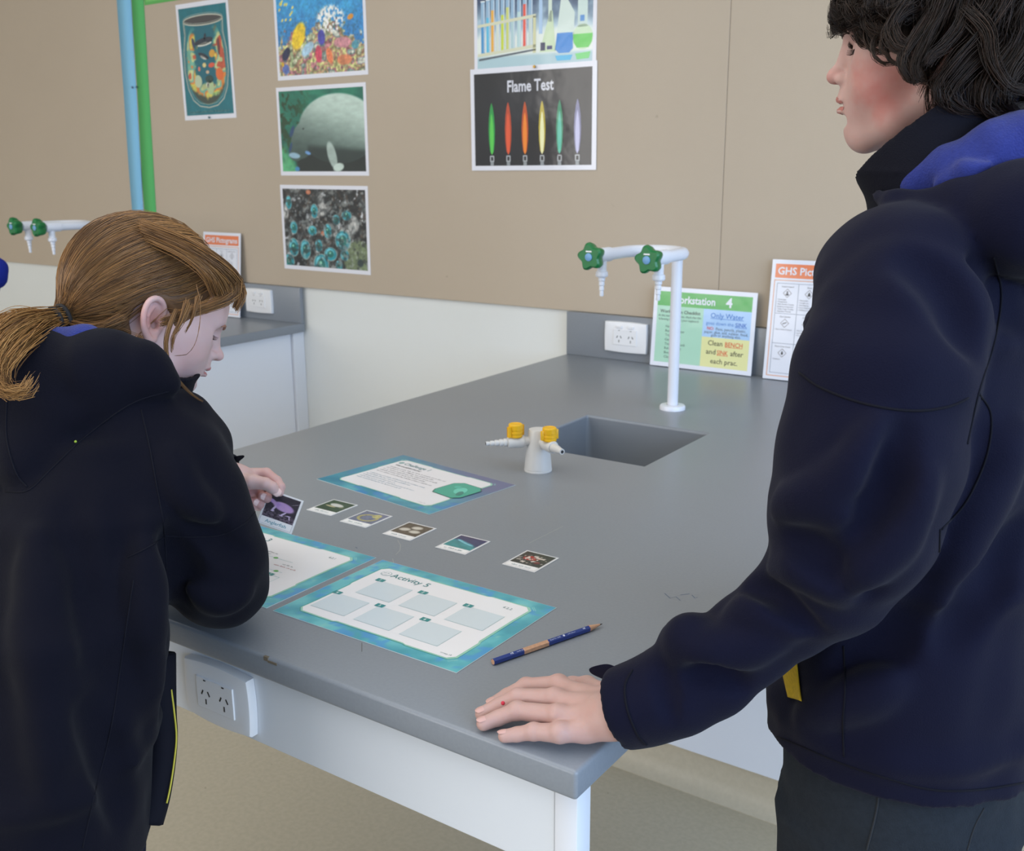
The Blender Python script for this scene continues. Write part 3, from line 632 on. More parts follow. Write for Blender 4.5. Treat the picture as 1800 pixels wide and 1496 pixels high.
for i, s in enumerate(('Heat Mat', 'Bunsen Burner', 'Tripod', 'Gauze Mat', 'Test Tube Rack', 'Retort Stand', 'Boss Head', 'Clamp')): p.text(s, x0 + .030, y0 + .098 - i * .0122, .0098, (56, 84, 72))
cx = x0 + w * .755
p.text('Only Water', cx, y0 + .135, .0195, (56, 124, 208), align='c', bold=.012, ul=True); p.text('goes down the', cx - .060, y0 + .116, .0135, (56, 124, 208), width=.080); p.text('SINK', cx + .058, y0 + .115, .0160, (40, 104, 200), align='r', bold=.012, ul=True, width=.033)
p.text('NO:', cx - .056, y0 + .102, .012, (214, 60, 50), bold=.02, width=.020); p.text('Pens, pencils, plastic,', cx - .030, y0 + .102, .0112, (56, 66, 92), width=.086)
p.text('paper, glue, soil, rubber, food,', cx, y0 + .0925, .0112, (56, 66, 92), align='c', width=.126); p.text('gum or anything else.', cx, y0 + .0845, .0105, (56, 66, 92), align='c', width=.086)
p.text('Clean', cx - .050, y0 + .060, .0195, (62, 62, 40), bold=.008, width=.042); p.text('BENCH', cx + .050, y0 + .060, .0175, (222, 92, 48), align='r', bold=.012, ul=True, width=.050)
p.text('and', cx - .054, y0 + .036, .0195, (62, 62, 40), bold=.008, width=.028); p.text('SINK', cx + .010, y0 + .036, .0175, (222, 92, 48), align='r', bold=.012, ul=True, width=.032); p.text('after', cx + .054, y0 + .036, .0195, (62, 62, 40), align='r', bold=.008, width=.037)
p.text('each prac.', cx, y0 + .011, .0195, (62, 62, 40), align='c', bold=.008)
p.build('workstation_sign', wallM(.296, -.040, .9022, 0, .085), INK_LAM, 'landscape Workstation 4 sign with green header leaning on the upstand', 'sign')
def ghs(M, label):
    p = Print(.210, .313, .002, (228, 231, 242)); p.rect(.010, .266, .190, .036, (232, 124, 72)); p.text('GHS Pictograms', .017, .275, .027, W, bold=.02, width=.176)
    p.frame(.010, .010, .190, .250, .0022, (226, 160, 120)); p.frame(.018, .018, .174, .234, .0012, (130, 140, 160))
    for k in (1, 2): p.line([(.018 + k * .058, .018), (.018 + k * .058, .252)], .0012, (130, 140, 160)); p.line([(.018, .018 + k * .078), (.192, .018 + k * .078)], .0012, (130, 140, 160))
    T = (('Flame Over Circle', 'Environment', 'Skull & Crossbones'), ('Gas Cylinder', 'Corrosion', 'Exploding Bomb'), ('Health Hazard', 'Flame', 'Exclamation Mark'))
    N = ((('Oxidizers',), ('Aquatic Toxicity',), ('Acute Toxicity',)), (('Gases Under Pressure',), ('Skin Corrosion', 'Eye Damage', 'Corrosive to Metals'), ('Explosives', 'Self-Reactives')), (('Carcinogen', 'Mutagenicity', 'Reproductive Toxicity', 'Respiratory Sensitizer', 'Target Organ Toxicity', 'Aspiration Toxicity'), ('Flammables', 'Pyrophorics', 'Self-Heating', 'Emits Flammable Gas', 'Self-Reactives'), ('Irritant', 'Skin Sensitizer', 'Acute Toxicity', 'Narcotic Effects')))
    for j in range(3):
        for i in range(3):
            X = .018 + i * .058 + .029; Y = .018 + j * .078
            p.text(T[j][i], X, Y + .068, .0055, (50, 54, 64), align='c'); c = (X, Y + .053); r = .011
            q = [(c[0], c[1] + r), (c[0] + r, c[1]), (c[0], c[1] - r), (c[0] - r, c[1]), (c[0], c[1] + r)]; p.line(q, .0011, (110, 96, 96))
            if j == 0 and i == 0: p.ell(c[0], c[1] - .002, .0028, .0028, (40, 40, 44), 3); p.poly([(c[0] - .003, c[1]), (c[0], c[1] + .006), (c[0] + .003, c[1])], (40, 40, 44), 4)
            elif j == 1 and i == 0: p.line([(c[0] - .005, c[1] - .0015), (c[0] + .004, c[1] + .0018)], .0026, (110, 112, 116), 3)
            elif j == 2 and i == 0: p.ell(c[0], c[1] + .003, .0022, .0024, (44, 50, 70), 3); p.poly([(c[0] - .005, c[1] - .004), (c[0], c[1] + .002), (c[0] + .005, c[1] - .004), (c[0] + .002, c[1] - .006), (c[0] - .002, c[1] - .006)], (44, 50, 70), 3)
            elif (j, i) in ((2, 2),): p.rect(c[0] - .001, c[1] - .003, .002, .008, (40, 40, 44), 3); p.ell(c[0], c[1] - .0055, .0011, .0011, (40, 40, 44), 3)
            elif (j, i) == (2, 1): p.poly([(c[0] - .004, c[1] - .005), (c[0] - .003, c[1] + .001), (c[0], c[1] + .006), (c[0] + .003, c[1] + .001), (c[0] + .004, c[1] - .005)], (40, 40, 44), 3)
            else: p.ell(c[0], c[1], .0035, .003, (60, 60, 64), 3); p.line([(c[0] - .005, c[1] - .005), (c[0] + .005, c[1] - .002)], .0012, (60, 60, 64), 3)
            for k, s in enumerate(N[j][i]): p.text('\u2022 ' + s, X - .026, Y + .035 - k * .0062, .0048, (60, 64, 74))
    p.build('pictogram_sign', M, INK_LAM, label, 'sign', 'GHS Pictograms signs with orange headers')
ghs(wallM(.634, -.046, .9022, .004, .10), 'GHS Pictograms sign half hidden behind the standing pupil')
ghs(wallM(-1.632, -.046, .9022, 0, .10), 'GHS Pictograms sign on the further bench, above the crouching head')

# ------------------------------------------------------------------ papers and cards on the bench
def sea(U, V, purple=0):
    n = vnoise(U * 1.4, V, 5, 7, 4); m = vnoise(U * 1.4, V, 13, 12, 3)
    C = mix((54, 156, 176), (104, 196, 204), sstep(.3, .7, n)); C = mix(C, (64, 150, 214), sstep(.55, .72, m) * .8); C = mix(C, (150, 206, 196), sstep(.66, .76, vnoise(U * 1.4, V, 9, 41, 3)) * .6)
    if purple: C = mix(C * np.array((.72, .86, .92)), (96, 104, 146), sstep(.62, 1.15, U * .55 + V * .75 + (n - .5) * .25)); 
    if purple: C = mix(C, (40, 120, 150), sstep(.3, .1, U) * .5)
    return C
def wob(p, x, y, w, h, seed=0):
    r = random.Random(seed); c = .008
    P = [(x + c, y), (x + w * .25, y - .001), (x + w * .27, y + .0015), (x + w * .7, y + .0015), (x + w * .72, y - .0005), (x + w - c, y), (x + w, y + c), (x + w + .0008, y + h * .3), (x + w - .0015, y + h * .33), (x + w - .0015, y + h * .75), (x + w, y + h - c), (x + w - c, y + h),
         (x + w * .74, y + h + .001), (x + w * .72, y + h - .0012), (x + w * .34, y + h - .0012), (x + w * .32, y + h + .0006), (x + c, y + h), (x, y + h - c), (x - .0008, y + h * .6), (x + .0012, y + h * .57), (x + .0012, y + h * .2), (x, y + c)]
    return P
LW, LH = .300, .213
TEAL = (38, 150, 152); WH = (243, 243, 248); INKT = (44, 76, 84)
def activity(M, name, lab, kind):
    p = Print(LW, LH, .0006, (206, 222, 226))
    p.raster(.0006, .0006, LW - .0012, LH - .0012, 90, 66, (lambda U, V: sea(U, V, kind == 'c')))
    x, y, w, h = .024, .022, LW - .048, LH - .044
    if kind == 'c': x, y, w, h = .03, .026, LW - .062, LH - .05
    P = wob(p, x, y, w, h); c0 = (x + w / 2, y + h / 2)
    p.poly([(c0[0] + (a - c0[0]) * 1.022, c0[1] + (b - c0[1]) * 1.034) for a, b in P], (38, 128, 132) if kind == 'c' else (46, 150, 150), 2); p.poly([(c0[0] + (a - c0[0]) * 1.018 + .001, c0[1] + (b - c0[1]) * 1.026) for a, b in P], (150, 210, 190), 3); p.poly(P, WH if kind != 'c' else (236, 236, 242), 4)
    for s in (1.045, 1.06): 
        Q = [(c0[0] + (a - c0[0]) * s, c0[1] + (b - c0[1]) * (s + .012)) for a, b in P]; p.line([Q[5], Q[6]], .0006, (150, 220, 216), 2); p.line([Q[10], Q[11]], .0006, (150, 220, 216), 2); p.line([Q[16], Q[17]], .0006, (150, 220, 216), 2)
    if kind == '5':
        p.text('Activity 5', x + .028, y + h - .0215, .0165, (40, 132, 138), 6, bold=.006, width=.066); p.ell(x + .017, y + h - .016, .0088, .0072, (120, 170, 176), 5); p.ell(x + .017, y + h - .016, .0080, .0064, WH, 6); p.scrib(x + .011, y + h - .0155, .012, .003, (110, 150, 160), 7, 3); p.scrib(x + .011, y + h - .020, .011, .002, (110, 150, 160), 7, 4)
        for k, (bx, by) in enumerate([(.034, .084), (.110, .084), (.186, .084), (.014, .020), (.090, .020), (.166, .020)][:6]):
            bx += x * .2 + .0105; by += y * .1 + .016; p.rect(bx, by, .060, .049, (170, 206, 210), 5); p.rect(bx + .0004, by + .0004, .0592, .0482, (214, 226, 234), 6)
            p.rect(bx - .006, by + .046, .0135, .0085, (30, 140, 142), 7); p.text(str(k + 1), bx + .0007, by + .0478, .0075, (220, 240, 240), 8, bold=.02, align='c')
        p.text('4.2.2', x + w - .034, y + h - .019, .0075, (120, 150, 156), 6); p.scrib(x + w - .022, y + .006, .016, .003, (150, 170, 176), 6, 5)
    elif kind == '3':
        p.text('Activity 3', x + .028, y + h - .0215, .0165, (40, 132, 138), 6, bold=.006, width=.066)
        p.text('4.2.1', x + w - .034, y + h - .019, .0075, (120, 150, 156), 6); p.line([(x + .07, y + .107), (x + .155, y + .107), (x + .19, y + .107)], .0007, (150, 190, 196), 5)
        p.ell(x + .098, y + .107, .0038, .0030, (206, 60, 84), 6); p.ell(x + .155, y + .107, .0042, .0030, (84, 176, 84), 6); p.scrib(x + .12, y + .118, .026, .004, (90, 100, 110), 5, 6); p.scrib(x + .128, y + .112, .012, .004, (90, 100, 110), 5, 7)
        p.line([(x + .17, y + .072), (x + .205, y + .072)], .0007, (150, 190, 196), 5); p.ell(x + .172, y + .072, .0038, .0030, (206, 60, 84), 6); p.ell(x + .193, y + .072, .0042, .0030, (84, 176, 84), 6)
        p.scrib(x + .182, y + .094, .022, .0035, (90, 100, 110), 5, 8); p.scrib(x + .172, y + .087, .044, .0035, (180, 70, 80), 5, 9)
        for bx, by, n in ((x + .125, y + .026, '1'), (x + .175, y + .026, '2')):
            p.frame(bx, by, .040, .032, .0006, (130, 190, 192), 5); p.rect(bx + .014, by + .030, .012, .0075, (30, 140, 142), 6); p.text(n, bx + .02, by + .0315, .0065, (220, 240, 240), 7, align='c'); p.text('?', bx + .02, by + .010, .016, (90, 170, 176), 6, align='c')
        p.scrib(x + w - .03, y + .006, .018, .003, (180, 190, 200), 5, 5)
    else:
        p.text('Challenge 1', x + .022, y + h - .023, .0165, (48, 128, 136), 6, bold=.004, width=.068); p.ell(x + .012, y + h - .018, .006, .006, (130, 176, 180), 5); p.text('What are jellyfish blooms?', x + .012, y + h - .036, .0085, (60, 70, 84), 6, bold=.01, width=.07)
        for k in range(5): p.scrib(x + .012, y + h - .048 - k * .0085, .15 - (k % 2) * .02, .0042, (110, 116, 128), 5, 20 + k)
        for k in range(5): p.scrib(x + .012, y + h - .098 - k * .008, .15 - (k % 3) * .03, .004, (96, 150, 176), 5, 30 + k)
        c = (x + w - .022, y + h - .068); P = [(c[0] + a, c[1] + b) for a, b in ((-.028, -.034), (.020, -.038), (.032, -.026), (.034, .022), (.022, .034), (-.020, .036), (-.034, .024), (-.036, -.02))]
        p.poly([(c[0] + (a - c[0]) * 1.05, c[1] + (b - c[1]) * 1.05) for a, b in P], (36, 92, 92), 6); p.poly(P, (40, 168, 146), 7)
        p.ell(c[0] + .006, c[1], .012, .018, (96, 208, 188), 8, rot=.5); p.ell(c[0] + .016, c[1] - .012, .006, .012, (30, 130, 120), 9, rot=.4); p.ell(c[0] - .012, c[1] + .012, .008, .006, (70, 190, 170), 8)
        p.scrib(x + w - .03, y + .006, .018, .003, (180, 190, 200), 5, 5)
    return p.build(name, M, INK_LAM, lab, 'worksheet', 'laminated A4 activity sheets with turquoise borders')
activity(flatM(.6575, -1.8015, ZT + .0009), 'activity_sheet', 'laminated sheet headed Activity 5 with six empty boxes', '5')
activity(flatM(.3445, -1.8005, ZT + .0009), 'activity_sheet', 'laminated activity sheet partly under the elbow and the held card', '3')
activity(flatM(.2905, -1.3555, ZT + .0009, -.132), 'challenge_sheet', 'laminated Challenge sheet with a turquoise jelly picture near the gas tap', 'c')
def card(M, pic, capt, name, lab, sheet=False):
    p = Print(.0565, .0655, .0006, (236, 238, 242)); p.rect(.0012, .0012, .0541, .0631, (250, 250, 252)); p.raster(.0032, .0160, .0501, .0462, 60, 54, pic, 2)
    p.frame(.0026, .0026, .0513, .0602, .0003, (120, 132, 150), 3)
    if capt: p.text(capt, .028, .0062, .0085, (60, 150, 170), 3, align='c', shear=.1)
    else: p.scrib(.012, .0068, .032, .0042, (130, 160, 172), 3, len(lab))
    return p.build(name, M, INK_LAM, lab, 'card', 'laminated sea creature picture cards')
def pic_beluga(U, V):
    n = vnoise(U, V, 9, 2, 3); C = mix((24, 44, 26), (44, 78, 40), n); C = mix(C, (206, 206, 204), blob(U, V, .5, .6, .3, .14, -.1)); C = mix(C, (176, 166, 130), blob(U, V, .36, .42, .24, .06, -.1)); return mix(C, (120, 120, 90), blob(U, V, .8, .48, .1, .05, .5))
def pic_crab(U, V):
    n = vnoise(U, V, 12, 6, 3); C = mix((92, 98, 130), (120, 122, 150), n); r = np.hypot((U - .5) / .34, (V - .45) / .30); C = mix(C, (178, 166, 104), sstep(.22, .1, np.abs(r - 1)) * (.8 + .3 * n)); C = mix(C, (196, 186, 120), blob(U, V, .68, .72, .16, .18)); return mix(C, (84, 76, 60), sstep(.7, .75, vnoise(U, V, 22, 4, 2)) * .5)
def pic_shell(U, V):
    n = vnoise(U, V, 14, 16, 3); C = mix((54, 46, 38), (100, 88, 74), n)
    for x, y, a in ((.28, .4, .3), (.56, .7, .2), (.7, .36, .1)): C = mix(C, (176, 170, 160), blob(U, V, x, y, .2, .15, a)); C = mix(C, (206, 202, 192), blob(U, V, x, y, .15, .1, a))
    return C
def pic_shark(U, V):
    n = vnoise(U, V, 7, 26, 3); C = mix((36, 140, 146), (34, 44, 96), sstep(.35, .62, V + (U - .5) * .3)); C = mix(C, (60, 34, 84), sstep(.8, 1, V) * .6); C = mix(C, (110, 190, 206), blob(U, V, .5, .5, .4, .07, -.35)); C = mix(C, (56, 120, 150), blob(U, V, .6, .52, .3, .03, -.35)); return C * (.85 + .3 * n)[..., None]
def pic_red(U, V):
    n = vnoise(U, V, 12, 36, 4); C = mix((22, 26, 24), (60, 70, 62), n); C = mix(C, (176, 44, 34), blob(U, V, .42, .55, .26, .18, .3) * sstep(.3, .5, n)); C = mix(C, (226, 214, 206), sstep(.55, .62, vnoise(U, V, 14, 44, 3)) * blob(U, V, .5, .45, .5, .35)); return mix(C, (120, 30, 34), blob(U, V, .75, .3, .1, .1) * .7)
def pic_angler(U, V):
    n = vnoise(U, V, 24, 46, 3); C = mix((50, 46, 54), (66, 62, 74), n); C = mix(C, (112, 100, 116), sstep(.42, .2, V + U * .1) * sstep(.35, .6, n))
    b = np.maximum(blob(U, V, .56, .56, .34, .17, -.14), blob(U, V, .2, .66, .16, .07, -.5)); b = np.maximum(b, blob(U, V, .08, .70, .06, .1, .3)); C = mix(C, mix((166, 134, 206), (204, 172, 206), vnoise(U, V, 8, 3, 3)), b)
    for x, y, rx, ry, r in ((.28, .4, .035, .13, -.35), (.27, .30, .06, .025, .2), (.62, .3, .03, .12, -.7), (.56, .22, .07, .02, -.1), (.78, .27, .09, .018, .1), (.84, .2, .02, .07, .3)): C = mix(C, (206, 190, 222), blob(U, V, x, y, rx, ry, r))
    return mix(C, (170, 160, 180), blob(U, V, .9, .80, .14, .006, .5))
for (x, y, r, pic, lab) in ((.4005, -1.4895, 0, pic_beluga, 'picture card of a white sea creature on dark green, nearest the held card'), (.4875, -1.5010, .01, pic_crab, 'picture card of a yellowish crab on grey blue'), (.5835, -1.5060, .0, pic_shell, 'picture card of three pale shells on brown, middle of the row'),
                       (.6890, -1.5060, .01, pic_shark, 'picture card of a blue fish in turquoise and purple water'), (.8115, -1.5050, .0, pic_red, 'picture card of a red and white animal, right end of the row')):
    card(flatM(x, y, ZT + .0009, r), pic, None, 'picture_card', lab)

# ================================================================== figures
# ------------------------------------------------------------------ distance-field modelling on a grid, meshed by surface nets
class Field:
    def __init__(s, lo, hi, st):
        s.lo = np.array(lo, float); s.st = st; s.n = np.ceil((np.array(hi) - s.lo) / st).astype(int) + 1
        s.D = np.full(tuple(s.n), 9.0, np.float32); s.ax = [s.lo[i] + st * np.arange(s.n[i]) for i in range(3)]
    def sl(s, lo, hi):
        a = np.clip(np.floor((np.array(lo) - s.lo) / s.st).astype(int), 0, s.n); b = np.clip(np.ceil((np.array(hi) - s.lo) / s.st).astype(int) + 1, 0, s.n)
        if (b - a).min() <= 0: return None, None
        S = tuple(slice(int(a[i]), int(b[i])) for i in range(3))
        X, Y, Z = np.meshgrid(*[s.ax[i][S[i]].astype(np.float32) for i in range(3)], indexing='ij')
        return S, (X, Y, Z)
    def put(s, S, d, k, op):
        D = s.D[S]
        if op == 'u':
            h = np.clip(.5 + .5 * (D - d) / k, 0, 1); s.D[S] = D * (1 - h) + d * h - k * h * (1 - h)
        else:
            h = np.clip(.5 - .5 * (D + d) / k, 0, 1); s.D[S] = D * (1 - h) - d * h + k * h * (1 - h)
    def chain(s, pts, rad, k=.01, op='u', flat=None):
        """polyline of round cones; flat=(axis, factor) squeezes the section along axis"""
        pts = [np.asarray(p, float) for p in pts]
        if not hasattr(rad, '__len__'): rad = [rad] * len(pts)
        for i in range(len(pts) - 1):
            a, b, ra, rb = pts[i], pts[i + 1], rad[i], rad[i + 1]; m = max(ra, rb) + k + 3 * s.st
            S, G = s.sl(np.minimum(a, b) - m, np.maximum(a, b) + m)
            if S is None: continue
            d = b - a; L2 = d @ d + 1e-12; px, py, pz = G[0] - a[0], G[1] - a[1], G[2] - a[2]
            t = np.clip((px * d[0] + py * d[1] + pz * d[2]) / L2, 0, 1); qx, qy, qz = px - t * d[0], py - t * d[1], pz - t * d[2]
            if flat is not None:
                ax = np.asarray(flat[0], float); ax = ax / np.linalg.norm(ax); e = qx * ax[0] + qy * ax[1] + qz * ax[2]; e2 = e * (1 / flat[1] - 1); qx = qx + e2 * ax[0]; qy = qy + e2 * ax[1]; qz = qz + e2 * ax[2]
            s.put(S, (np.sqrt(qx * qx + qy * qy + qz * qz) - (ra + (rb - ra) * t)).astype(np.float32), k, op)
    def ell(s, c, r, k=.01, op='u', R=None):
        c = np.asarray(c, float); r = np.asarray(r, float); m = r.max() + k + 3 * s.st
        S, G = s.sl(c - m, c + m)
        if S is None: return
        P = [G[i] - c[i] for i in range(3)]
        if R is not None: P = [sum(R[j][i] * P[j] for j in range(3)) for i in range(3)]     # columns of R are the ellipsoid axes
        k0 = np.sqrt(sum((P[i] / r[i]) ** 2 for i in range(3))); k1 = np.sqrt(sum((P[i] / r[i] ** 2) ** 2 for i in range(3))) + 1e-9
        s.put(S, (k0 * (k0 - 1) / k1).astype(np.float32), k, op)
    def loft(s, st, k=.01, op='u'):
        """stations (centre, axisA*halfA, axisB*halfB): superelliptic tube between them"""
        for (c0, a0, b0), (c1, a1, b1) in zip(st[:-1], st[1:]):
            c0, a0, b0, c1, a1, b1 = [np.asarray(v, float) for v in (c0, a0, b0, c1, a1, b1)]
            m = max(map(np.linalg.norm, (a0, b0, a1, b1))) + k + 3 * s.st
            S, G = s.sl(np.minimum(c0, c1) - m, np.maximum(c0, c1) + m)
            if S is None: continue
            nn = np.cross(a0, b0); nn /= np.linalg.norm(nn); d = c1 - c0; L = d @ nn
            if L < 0: nn = -nn; L = -L
            px, py, pz = G[0] - c0[0], G[1] - c0[1], G[2] - c0[2]; tt = px * nn[0] + py * nn[1] + pz * nn[2]; t = np.clip(tt / L, 0, 1); tr = t
            lat = [px - tr * d[0], py - tr * d[1], pz - tr * d[2]]; over = np.maximum(np.maximum(-tt, tt - L), 0)
            la0, lb0, la1, lb1 = map(np.linalg.norm, (a0, b0, a1, b1)); A = a0 / la0 * (1 - 0) ; 
            ax = (a0 / la0); bx = (b0 / lb0)
            ha = la0 * (1 - t) + la1 * t; hb = lb0 * (1 - t) + lb1 * t
            u = (lat[0] * ax[0] + lat[1] * ax[1] + lat[2] * ax[2]) / ha; w = (lat[0] * bx[0] + lat[1] * bx[1] + lat[2] * bx[2]) / hb
            kk = np.sqrt(u * u + w * w); mn = np.minimum(ha, hb); dd = (kk - 1) * np.where(kk > 1e-6, np.sqrt((u * ha) ** 2 + (w * hb) ** 2) / np.maximum(kk, 1e-6), mn)
            dd = np.where(kk < .3, -mn * .7, dd); dd = np.where(over > 0, np.sqrt(np.maximum(dd, 0) ** 2 + over ** 2) + np.minimum(dd, 0) * 0, dd)
            s.put(S, dd.astype(np.float32), k, op)
    def cut(s, pnt, nrm):
        """remove everything beyond the plane (on the side the normal points to)"""
        X, Y, Z = np.meshgrid(*[a.astype(np.float32) for a in s.ax], indexing='ij')
        d = (X - pnt[0]) * nrm[0] + (Y - pnt[1]) * nrm[1] + (Z - pnt[2]) * nrm[2]; s.D = np.maximum(s.D, d.astype(np.float32))
    def cutl(s, pnt, nrm, c, r):
        """plane cut limited to a ball, for cuffs"""
        S, G = s.sl(np.asarray(c) - r, np.asarray(c) + r)
        d = sum((G[i] - pnt[i]) * nrm[i] for i in range(3)); b = np.sqrt(sum((G[i] - c[i]) ** 2 for i in range(3))) - r
        s.D[S] = np.where(b < 0, np.maximum(s.D[S], d), s.D[S]).astype(np.float32)
    def wave(s, amp, scale, seed=0, stretch=(1, 1, 1), oct=3):
        """soft cloth undulation"""
        rng = np.random.RandomState(seed); X, Y, Z = np.meshgrid(*[a.astype(np.float32) for a in s.ax], indexing='ij'); w = np.zeros_like(X)
        for o in range(oct):
            for _ in range(4):
                v = rng.randn(3) * stretch; v = v / np.linalg.norm(v) * 2 * math.pi / scale * (1.7 ** o); p = rng.rand() * 6.28
                w += np.sin(X * v[0] + Y * v[1] + Z * v[2] + p) * .5 / 1.8 ** o
        s.D += amp * w
    def mesh(s, smooth=1):
        D = s.D; neg = D < 0; nx, ny, nz = D.shape
        c = np.zeros((nx - 1, ny - 1, nz - 1), np.uint8)
        for i in (0, 1):
            for j in (0, 1):
                for k in (0, 1): c += neg[i:nx - 1 + i, j:ny - 1 + j, k:nz - 1 + k]
        act = (c > 0) & (c < 8); idx = np.full(act.shape, -1, np.int64); A = np.argwhere(act); idx[act] = np.arange(len(A))
        P = np.zeros((len(A), 3)); Wt = np.zeros(len(A)); a0, a1, a2 = A.T
        cor = [(i, j, k) for i in (0, 1) for j in (0, 1) for k in (0, 1)]
        vals = {q: D[a0 + q[0], a1 + q[1], a2 + q[2]] for q in cor}
        for q in cor:
            for ax in range(3):
                if q[ax] == 1: continue
                r = list(q); r[ax] = 1; r = tuple(r); v0, v1 = vals[q], vals[r]; m = (v0 < 0) != (v1 < 0); t = np.where(m, v0 / np.where(m, v0 - v1, 1), 0)
                p = np.tile(np.array(q, float), (len(A), 1)); p[:, ax] += t; P[m] += p[m]; Wt[m] += 1
        V = s.lo + (A + P / Wt[:, None]) * s.st; F = []
        for ax in range(3):
            o1, o2 = [(1, 2), (2, 0), (0, 1)][ax]
            sl0 = [slice(1, n_ - 1) for n_ in D.shape]; sl0[ax] = slice(0, D.shape[ax] - 1); sl1 = list(sl0); sl1[ax] = slice(1, D.shape[ax])
            na, nb = neg[tuple(sl0)], neg[tuple(sl1)]; E = np.argwhere(na != nb)
            if len(E) == 0: continue
            off = np.array([1, 1, 1]); off[ax] = 0; E2 = E + off; fl = na[tuple(E.T)]
            e1 = np.zeros(3, int); e1[o1] = 1; e2 = np.zeros(3, int); e2[o2] = 1
            q = [idx[tuple((E2 - u).T)] for u in (e1 + e2, e2, 0 * e1, e1)]; Q = np.stack(q, 1); Q[~fl] = Q[~fl][:, ::-1]; F.append(Q)
        F = np.concatenate(F); F = F[(F >= 0).all(1)]
        for _ in range(smooth):
            acc = np.zeros_like(V); cnt = np.zeros(len(V))
            for i in range(4):
                j = (i + 1) % 4
                np.add.at(acc, F[:, i], V[F[:, j]]); np.add.at(cnt, F[:, i], 1); np.add.at(acc, F[:, j], V[F[:, i]]); np.add.at(cnt, F[:, j], 1)
            V = V * .4 + .6 * acc / np.maximum(cnt, 1)[:, None]
        return V, F
def np_mesh(V, F, smooth=True):
    me = bpy.data.meshes.new('m'); V = np.asarray(V, 'f'); F = np.asarray(F, 'i'); k = F.shape[1]
    me.vertices.add(len(V)); me.vertices.foreach_set('co', V.ravel()); me.loops.add(F.size); me.loops.foreach_set('vertex_index', F.ravel())
    me.polygons.add(len(F)); me.polygons.foreach_set('loop_start', np.arange(0, F.size, k, dtype='i')); me.polygons.foreach_set('use_smooth', np.ones(len(F), bool)); me.update(calc_edges=True); me.validate(); return me
def part(name, V, F, m, parent):
    return link(name, np_mesh(V, F), parent, (m,))
def bvh(V, F): return BVHTree.FromPolygons([Vector(v) for v in V], [tuple(f) for f in F])
def hit(tree, u, v):
    d = Vector(CAM_R.T @ np.array([(u - 900) / FPX, (v - 748) / FPX, 1.0])).normalized(); return tree.ray_cast(Vector(CAM_C), d)
def hit_beyond(tree, u, v, dmin):
    """first surface point at least dmin metres in front of the viewpoint"""
    h = hit(tree, u, v); d = Vector(CAM_R.T @ np.array([(u - 900) / FPX, (v - 748) / FPX, 1.0])).normalized()
    for _ in range(6):
        if h[0] is None or pix(h[0])[2] > dmin: break
        h = tree.ray_cast(h[0] + d * .002, d)
    return h
def folds(J, items):
    """cloth folds: each pixel polyline is dropped on the garment, then raised ('u') or pressed in ('s')"""
    v, f = J.mesh(0); T = bvh(v, f)
    for px, r, k, op in items:
        Q = catmull(px, 4); R_ = np.interp(np.linspace(0, 1, len(Q)), (0, .5, 1), (r * .35, r, r * .35)); P = []; RR = []
        for (a, b), q in zip(Q, R_):
            h = hit(T, a, b)
            if h[0] is None or (P and np.linalg.norm(np.array(h[0]) - P[-1]) > .05): continue
            P.append(np.array(h[0]) + np.array(h[1]) * (q * .35 if op == 's' else -q * .45)); RR.append(q)
        if len(P) > 1: J.chain(P, RR, k, op)
def resample(P, n):
    P = np.asarray(P, float); s = np.r_[0, np.cumsum(np.linalg.norm(np.diff(P, axis=0), axis=1))]; t = np.linspace(0, s[-1], n)
    return np.stack([np.interp(t, s, P[:, i]) for i in range(P.shape[1])], 1)
def catmull(P, n=8):
    P = np.asarray(P, float); Q = np.vstack([2 * P[0] - P[1], P, 2 * P[-1] - P[-2]]); o = []
    for i in range(1, len(Q) - 2):
        for k in range(n):
            t = k / n; o.append(.5 * ((2 * Q[i]) + (-Q[i - 1] + Q[i + 1]) * t + (2 * Q[i - 1] - 5 * Q[i] + 4 * Q[i + 1] - Q[i + 2]) * t * t + (-Q[i - 1] + 3 * Q[i] - 3 * Q[i + 1] + Q[i + 2]) * t ** 3))
    o.append(Q[-2]); return np.array(o)
def seam(tree, px, parent, m, r=.0011, name='seam', lift=.0002):
    """a sewn seam lying on the cloth: the pixel polyline is dropped on the garment's surface"""
    Q = resample(catmull(px, 6), 60); P = []
    for u, v in Q:
        h = hit(tree, u, v)
        if h[0] is not None and (not P or (h[0] - P[-1]).length < .03): P.append(h[0] + h[1] * lift)
    if len(P) < 4: return
    bm = bmesh.new(); tube(bm, P, r, 6); link(name, bm_mesh(bm), parent, (m,), smooth=3.2)
def patch(tree, poly, parent, m, name, th=.0015, n=10, dmin=0):
    """a cloth patch lying on the garment; poly = 4 pixel corners"""
    a, b, c, d = [np.array(q, float) for q in poly]; G = []
    for i in range(n + 1):
        row = []
        for j in range(n + 1):
            s, t = i / n, j / n; q = (a * (1 - s) + b * s) * (1 - t) + (d * (1 - s) + c * s) * t; h = hit_beyond(tree, q[0], q[1], dmin); row.append(h[0] + h[1] * th if h[0] is not None else None)
        G.append(row)
    if any(x is None for r in G for x in r): return
    V = [p_ for r in G for p_ in r]; F = [(i * (n + 1) + j, (i + 1) * (n + 1) + j, (i + 1) * (n + 1) + j + 1, i * (n + 1) + j + 1) for i in range(n) for j in range(n)]
    o = link(name, mesh_of(V, F), parent, (m,), smooth=3.2); sm = o.modifiers.new('s', 'SOLIDIFY'); sm.thickness = th; return o
